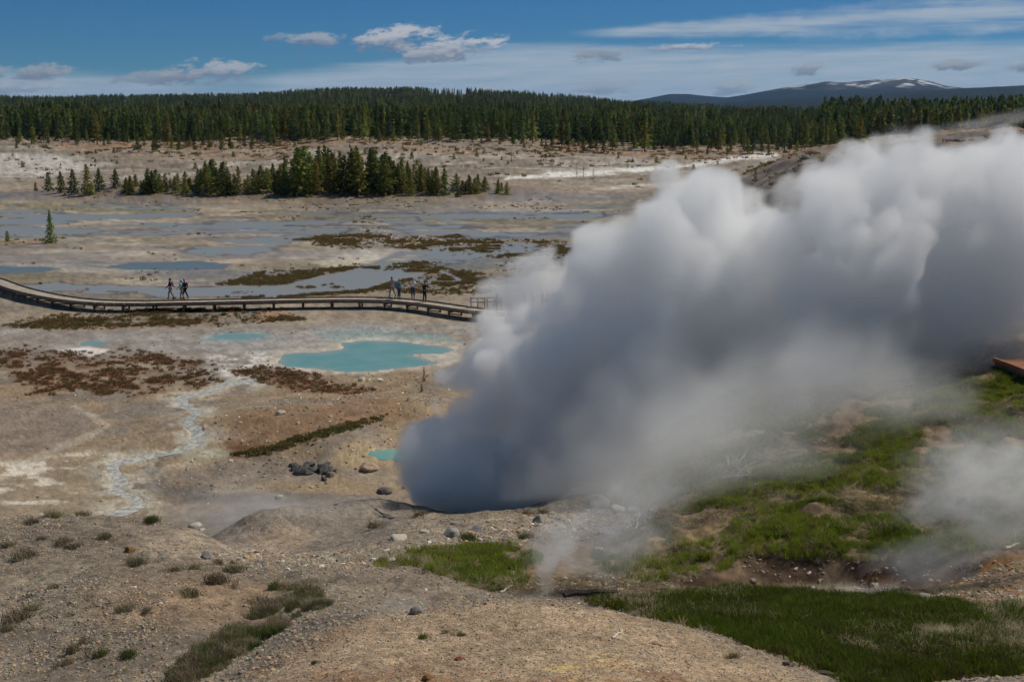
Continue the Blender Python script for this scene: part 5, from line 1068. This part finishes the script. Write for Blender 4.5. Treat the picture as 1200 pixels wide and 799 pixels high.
def wisp(name, px, py, d, rx, ry, rz, dens, label, seed, rot=0, stretch=1.0, taper=0.0):
    q = ray(px, py); k = d/q[1]; c = Vector((q[0]*k, d, CAMZ+q[2]*k)); s = k/F
    m, nt, P_, vs = vol_mat(name+'_volume', .35)
    l0 = nt.node('ShaderNodeVectorMath', operation='LENGTH'); nt.link(P_, l0.inputs[0]); rim_ = nt.ss(1.0, .72, l0.outputs['Value'])
    mp = nt.node('ShaderNodeMapping'); mp.inputs['Scale'].default_value = (1.1*stretch, .9, 1.1); mp.inputs['Location'].default_value = (seed*3.1, seed, 0); nt.link(P_, mp.inputs[0])
    wn = nt.node('ShaderNodeTexNoise'); nt.link(mp.outputs[0], wn.inputs['Vector']); wn.inputs['Scale'].default_value = 1.6; wn.inputs['Detail'].default_value = 4; wn.inputs['Roughness'].default_value = .6
    cen = nt.node('ShaderNodeVectorMath', operation='SUBTRACT'); nt.link(wn.outputs['Color'], cen.inputs[0]); cen.inputs[1].default_value = (.5, .5, .5)
    va = nt.node('ShaderNodeVectorMath', operation='MULTIPLY_ADD'); nt.link(cen.outputs[0], va.inputs[0]); va.inputs[1].default_value = (2.2, 1.6, 1.8); nt.link(P_, va.inputs[2])
    sx_ = nt.node('ShaderNodeSeparateXYZ'); nt.link(va.outputs[0], sx_.inputs[0]); tp = nt.m('MULTIPLY_ADD', nt.ss(-1.0, .9, sx_.outputs[2]), .55*taper, 1.0-.55*taper)
    cx_ = nt.node('ShaderNodeCombineXYZ'); nt.link(nt.m('DIVIDE', sx_.outputs[0], tp), cx_.inputs[0]); nt.link(nt.m('DIVIDE', sx_.outputs[1], tp), cx_.inputs[1]); nt.link(sx_.outputs[2], cx_.inputs[2])
    ln = nt.node('ShaderNodeVectorMath', operation='LENGTH'); nt.link(cx_.outputs[0], ln.inputs[0]); fall = nt.ss(.98, .05, ln.outputs['Value'])
    val = nt.ss(.30, .68, nt.noise(va.outputs[0], 2.3, 5, .65)); nt.link(nt.m('MULTIPLY', nt.m('MULTIPLY', nt.m('MULTIPLY_ADD', val, .9, .1), rim_), nt.m('MULTIPLY', fall, dens*2.2)), vs.inputs['Density'])
    vs.inputs['Color'].default_value = (.985, .985, .985, 1); vs.inputs['Anisotropy'].default_value = .3
    import bmesh
    bm = bmesh.new(); bmesh.ops.create_icosphere(bm, subdivisions=3, radius=1.02); me = bpy.data.meshes.new(name); bm.to_mesh(me); bm.free(); me.materials.append(m); o = bpy.data.objects.new(name, me); COL.objects.link(o)
    o.location = c; o.scale = (rx*s, ry, rz*s); o.rotation_euler = (0, rot, 0); return tag(o, label, 'steam', kind='stuff')
if STEAM:
    wisp('steam', 646, 655, 22.5, 46, .8, 62, 1.5, 'small steam puff rising from the vent behind the gravel mound', 1, .35, 1.0, 1.2)
    wisp('steam', 715, 612, 24, 120, 1.2, 80, .62, 'thin steam drifting right from the small vent', 2, -.45)
    wisp('steam', 1170, 575, 25, 150, 1.4, 100, .75, 'soft grey steam drifting over the right dark hollow', 3, .05)
    wisp('steam', 1090, 658, 25.2, 105, .6, 50, .6, 'faint steam rising inside the right dark hollow', 4, -.2)
    wisp('steam', 300, 610, 40, 150, 2.2, 56, .22, 'faint haze of steam over the grey mud mounds', 5, 0)
    wisp('steam', 460, 725, 17.8, 70, .5, 34, .5, 'faint steam leaking beside the pointed grey rock', 6, -.6)
    wisp('steam', 1060, 168, 165, 50, 4, 26, .07, 'small steam wisp above the bare ridge', 7, .2)
    wisp('steam', 1150, 148, 190, 110, 5, 16, .06, 'thin white steam streak along the bare ridge top', 8, -.2)
    wisp('steam', 1190, 520, 30, 110, 1.5, 60, .20, 'thin steam veil over the upper hillside at the right edge', 9, -.3)

# ------------------------------------------------------------------ haze
HAZE = True
if HAZE:
    mb = MB(); mb.box((0, 0, 149), (14500, 0, 0), (0, 14500, 0), (0, 0, 161)); m = bpy.data.materials.new('thin_air_haze'); m.use_nodes = True; nt = NT(m); nt.n.remove(nt.n['Principled BSDF'])
    pv = nt.node('ShaderNodeVolumePrincipled'); pv.inputs['Color'].default_value = (.28, .56, 1, 1); pv.inputs['Density'].default_value = 3.0e-5; pv.inputs['Anisotropy'].default_value = .2; nt.link(pv.outputs[0], nt.n['Material Output'].inputs['Volume'])
    o = mb.build('haze', m); tag(o, 'thin bluish air haze over the whole basin', 'haze', kind='stuff')

# ------------------------------------------------------------------ sky, sun, camera
w = bpy.data.worlds.new('World'); scene.world = w; w.use_nodes = True; nt = NT(w); nt.n.clear(); out = nt.node('ShaderNodeOutputWorld'); bg = nt.node('ShaderNodeBackground'); nt.link(bg.outputs[0], out.inputs[0])
sky = nt.node('ShaderNodeTexSky', sky_type='NISHITA'); sky.sun_disc = False; sky.sun_elevation = SUN_EL; sky.sun_rotation = SUN_AZ; sky.altitude = 2300; sky.air_density = 1.0; sky.dust_density = .1; sky.ozone_density = 3.0
SKYK = .1
tc = nt.node('ShaderNodeTexCoord'); sp = nt.node('ShaderNodeSeparateXYZ'); nt.link(tc.outputs['Generated'], sp.inputs[0])
U = nt.m('MULTIPLY_ADD', nt.m('ARCTAN2', sp.outputs[0], sp.outputs[1]), F, CX); V = nt.m('MULTIPLY_ADD', nt.m('ARCSINE', sp.outputs[2]), -F, 135.0)
def cvec(a, b):
    c = nt.node('ShaderNodeCombineXYZ'); nt.val(a, c.inputs[0]); nt.val(b, c.inputs[1]); return c.outputs[0]
hs = nt.node('ShaderNodeHueSaturation'); hs.inputs['Saturation'].default_value = 1.25; hs.inputs['Value'].default_value = .85; nt.link(sky.outputs[0], hs.inputs['Color'])
hi = nt.ss(.06, .45, sp.outputs[2]); tint = nt.mix(hi, (.22, .43, .61, 1), (1.30, 1.03, .78, 1)); tm = nt.node('ShaderNodeMix', data_type='RGBA', blend_type='MULTIPLY'); tm.inputs[0].default_value = 1; nt.link(hs.outputs[0], tm.inputs[6]); nt.link(tint, tm.inputs[7])
def mul(c, k):
    n = nt.node('ShaderNodeVectorMath', operation='SCALE'); nt.link(c, n.inputs[0]); n.inputs['Scale'].default_value = k; return n.outputs[0]
cur = mul(tm.outputs[2], SKYK)
E = 2**(-EXPO)
nA = nt.noise(cvec(nt.m('DIVIDE', U, 260.0), nt.m('DIVIDE', V, 16.0)), 1.0, 6, .6); nB = nt.noise(cvec(nt.m('DIVIDE', U, 60.0), nt.m('DIVIDE', V, 22.0)), 1.0, 6, .62); nD = nt.noise(cvec(nt.m('DIVIDE', nt.m('MULTIPLY_ADD', V, .5, U), 24.0), nt.m('DIVIDE', V, 11.0)), 1.0, 7, .66); nC = nt.noise(cvec(nt.m('DIVIDE', U, 110.0), nt.m('DIVIDE', nt.m('MULTIPLY_ADD', U, .03, V), 8.5)), 1.0, 7, .68)
vst = nt.m('MULTIPLY_ADD', nt.ss(300, 620, U), -30.0, 86.0); vst = nt.m('MULTIPLY_ADD', nt.m('SUBTRACT', nA, .5), 26.0, vst); edge_ = nt.m('SUBTRACT', V, vst)
veil = nt.m('MULTIPLY', nt.ss(-2, 14, edge_), nt.m('MULTIPLY_ADD', nt.ss(.25, .7, nC),   .40, .62)); veil = nt.m('MULTIPLY', veil, nt.m('MULTIPLY_ADD', nt.ss(200, 340, U), -.0, 1.0))
gap = nt.m('SUBTRACT', 1.0, nt.m('MULTIPLY', nt.m('MULTIPLY', nt.ss(190, 260, U), nt.ss(350, 300, U)), .45)); veil = nt.m('MULTIPLY', veil, gap)
cur = nt.mix(veil, cur, c4(lin(162, 177, 191)*E))
Vc = nt.m('MULTIPLY_ADD', nt.m('SUBTRACT', U, 670.0), -.034, 45.0); hw = nt.m('MULTIPLY_ADD', nt.ss(640, 1150, U), 15.0, 4.0); dd_ = nt.m('DIVIDE', nt.m('SUBTRACT', V, Vc), hw)
streak = nt.m('MULTIPLY', nt.ss(1.5, .2, nt.m('ABSOLUTE', nt.m('ADD', dd_, nt.m('MULTIPLY', nt.m('SUBTRACT', nB, .5), 2.2)))), nt.m('MULTIPLY', nt.ss(650, 740, U), nt.ss(.25, .6, nA)))
cur = nt.mix(nt.m('MULTIPLY', streak, .8), cur, c4(lin(172, 182, 192)*E))
for cu, cv_, ru, rv, al, br in ((468, 51, 40, 15, .95, 1), (533, 60, 52, 13, .95, 1), (495, 70, 30, 7, .7, .9), (378, 53, 25, 10, .7, .85), (262, 88, 46, 12, .85, .9), (212, 94, 50, 8, .6, .75), (86, 91, 25, 9, .8, .75), (39, 92, 17, 7, .75, .75), (64, 106, 40, 7, .6, .95), (700, 67, 30, 9, .6, .62), (334, 51, 10, 5, .35, .8), (1086, 82, 22, 6, .75, .7), (1166, 84, 26, 7, .8, .85), (935, 84, 18, 6, .6, .72), (800, 60, 40, 4, .7, 1.05), (850, 104, 22, 9, .6, .85), (580, 107, 20, 6, .5, .9), (710, 104, 36, 8, .45, .8)):
    du = nt.m('DIVIDE', nt.m('SUBTRACT', U, float(cu)), float(ru)); dv = nt.m('DIVIDE', nt.m('SUBTRACT', V, float(cv_)), float(rv)); du2 = nt.m('ADD', du, nt.m('MULTIPLY', dv, .35))
    rr = nt.m('ADD', nt.m('MULTIPLY', du2, du2), nt.m('MULTIPLY', dv, dv)); f_ = nt.m('SUBTRACT', nt.m('MULTIPLY_ADD', nt.m('SUBTRACT', nD, .5), 6.0, nt.m('MULTIPLY_ADD', nt.m('SUBTRACT', nB, .5), 2.0, 1.15)), nt.m('MULTIPLY', rr, .8)); a_ = nt.m('MULTIPLY', nt.ss(-.1, 1.1, f_), al)
    tone = nt.ss(.8, -.7, nt.m('ADD', dv, nt.m('MULTIPLY', nt.m('SUBTRACT', nD, .5), -3.0))); cur = nt.mix(a_, cur, nt.mix(tone, c4(lin(112, 124, 146)*E*br), c4(lin(182, 186, 192)*E*br)))
nt.link(cur, bg.inputs['Color']); bg.inputs['Strength'].default_value = 1.0
sun = bpy.data.lights.new('sun', 'SUN'); sun.energy = 3.5; sun.angle = math.radians(.5); sun.color = (1, .925, .80); so = bpy.data.objects.new('sun', sun); COL.objects.link(so)
sdv = Vector((math.sin(SUN_AZ)*math.cos(SUN_EL), math.cos(SUN_AZ)*math.cos(SUN_EL), math.sin(SUN_EL))); so.rotation_euler = sdv.to_track_quat('Z', 'Y').to_euler()
cam = bpy.data.cameras.new('camera'); cam.lens = 36*F/1200; cam.sensor_width = 36; cam.sensor_fit = 'HORIZONTAL'; cam.clip_start = .1; cam.clip_end = 60000
co = bpy.data.objects.new('camera', cam); COL.objects.link(co); co.location = (0, 0, CAMZ); co.rotation_euler = (math.pi/2-PITCH, 0, 0); scene.camera = co
vs_ = scene.view_settings; vs_.view_transform = 'Standard'; vs_.look = 'None'; vs_.exposure = EXPO; vs_.gamma = 1; vs_.use_curve_mapping = False
cy = scene.cycles; cy.use_denoising = True; cy.use_adaptive_sampling = True; cy.adaptive_threshold = .035; cy.adaptive_min_samples = 16; cy.time_limit = 660; cy.max_bounces = 14; cy.diffuse_bounces = 2; cy.glossy_bounces = 2; cy.volume_bounces = 12; cy.transparent_max_bounces = 8; cy.volume_max_steps = 512
cy.caustics_reflective = False; cy.caustics_refractive = False
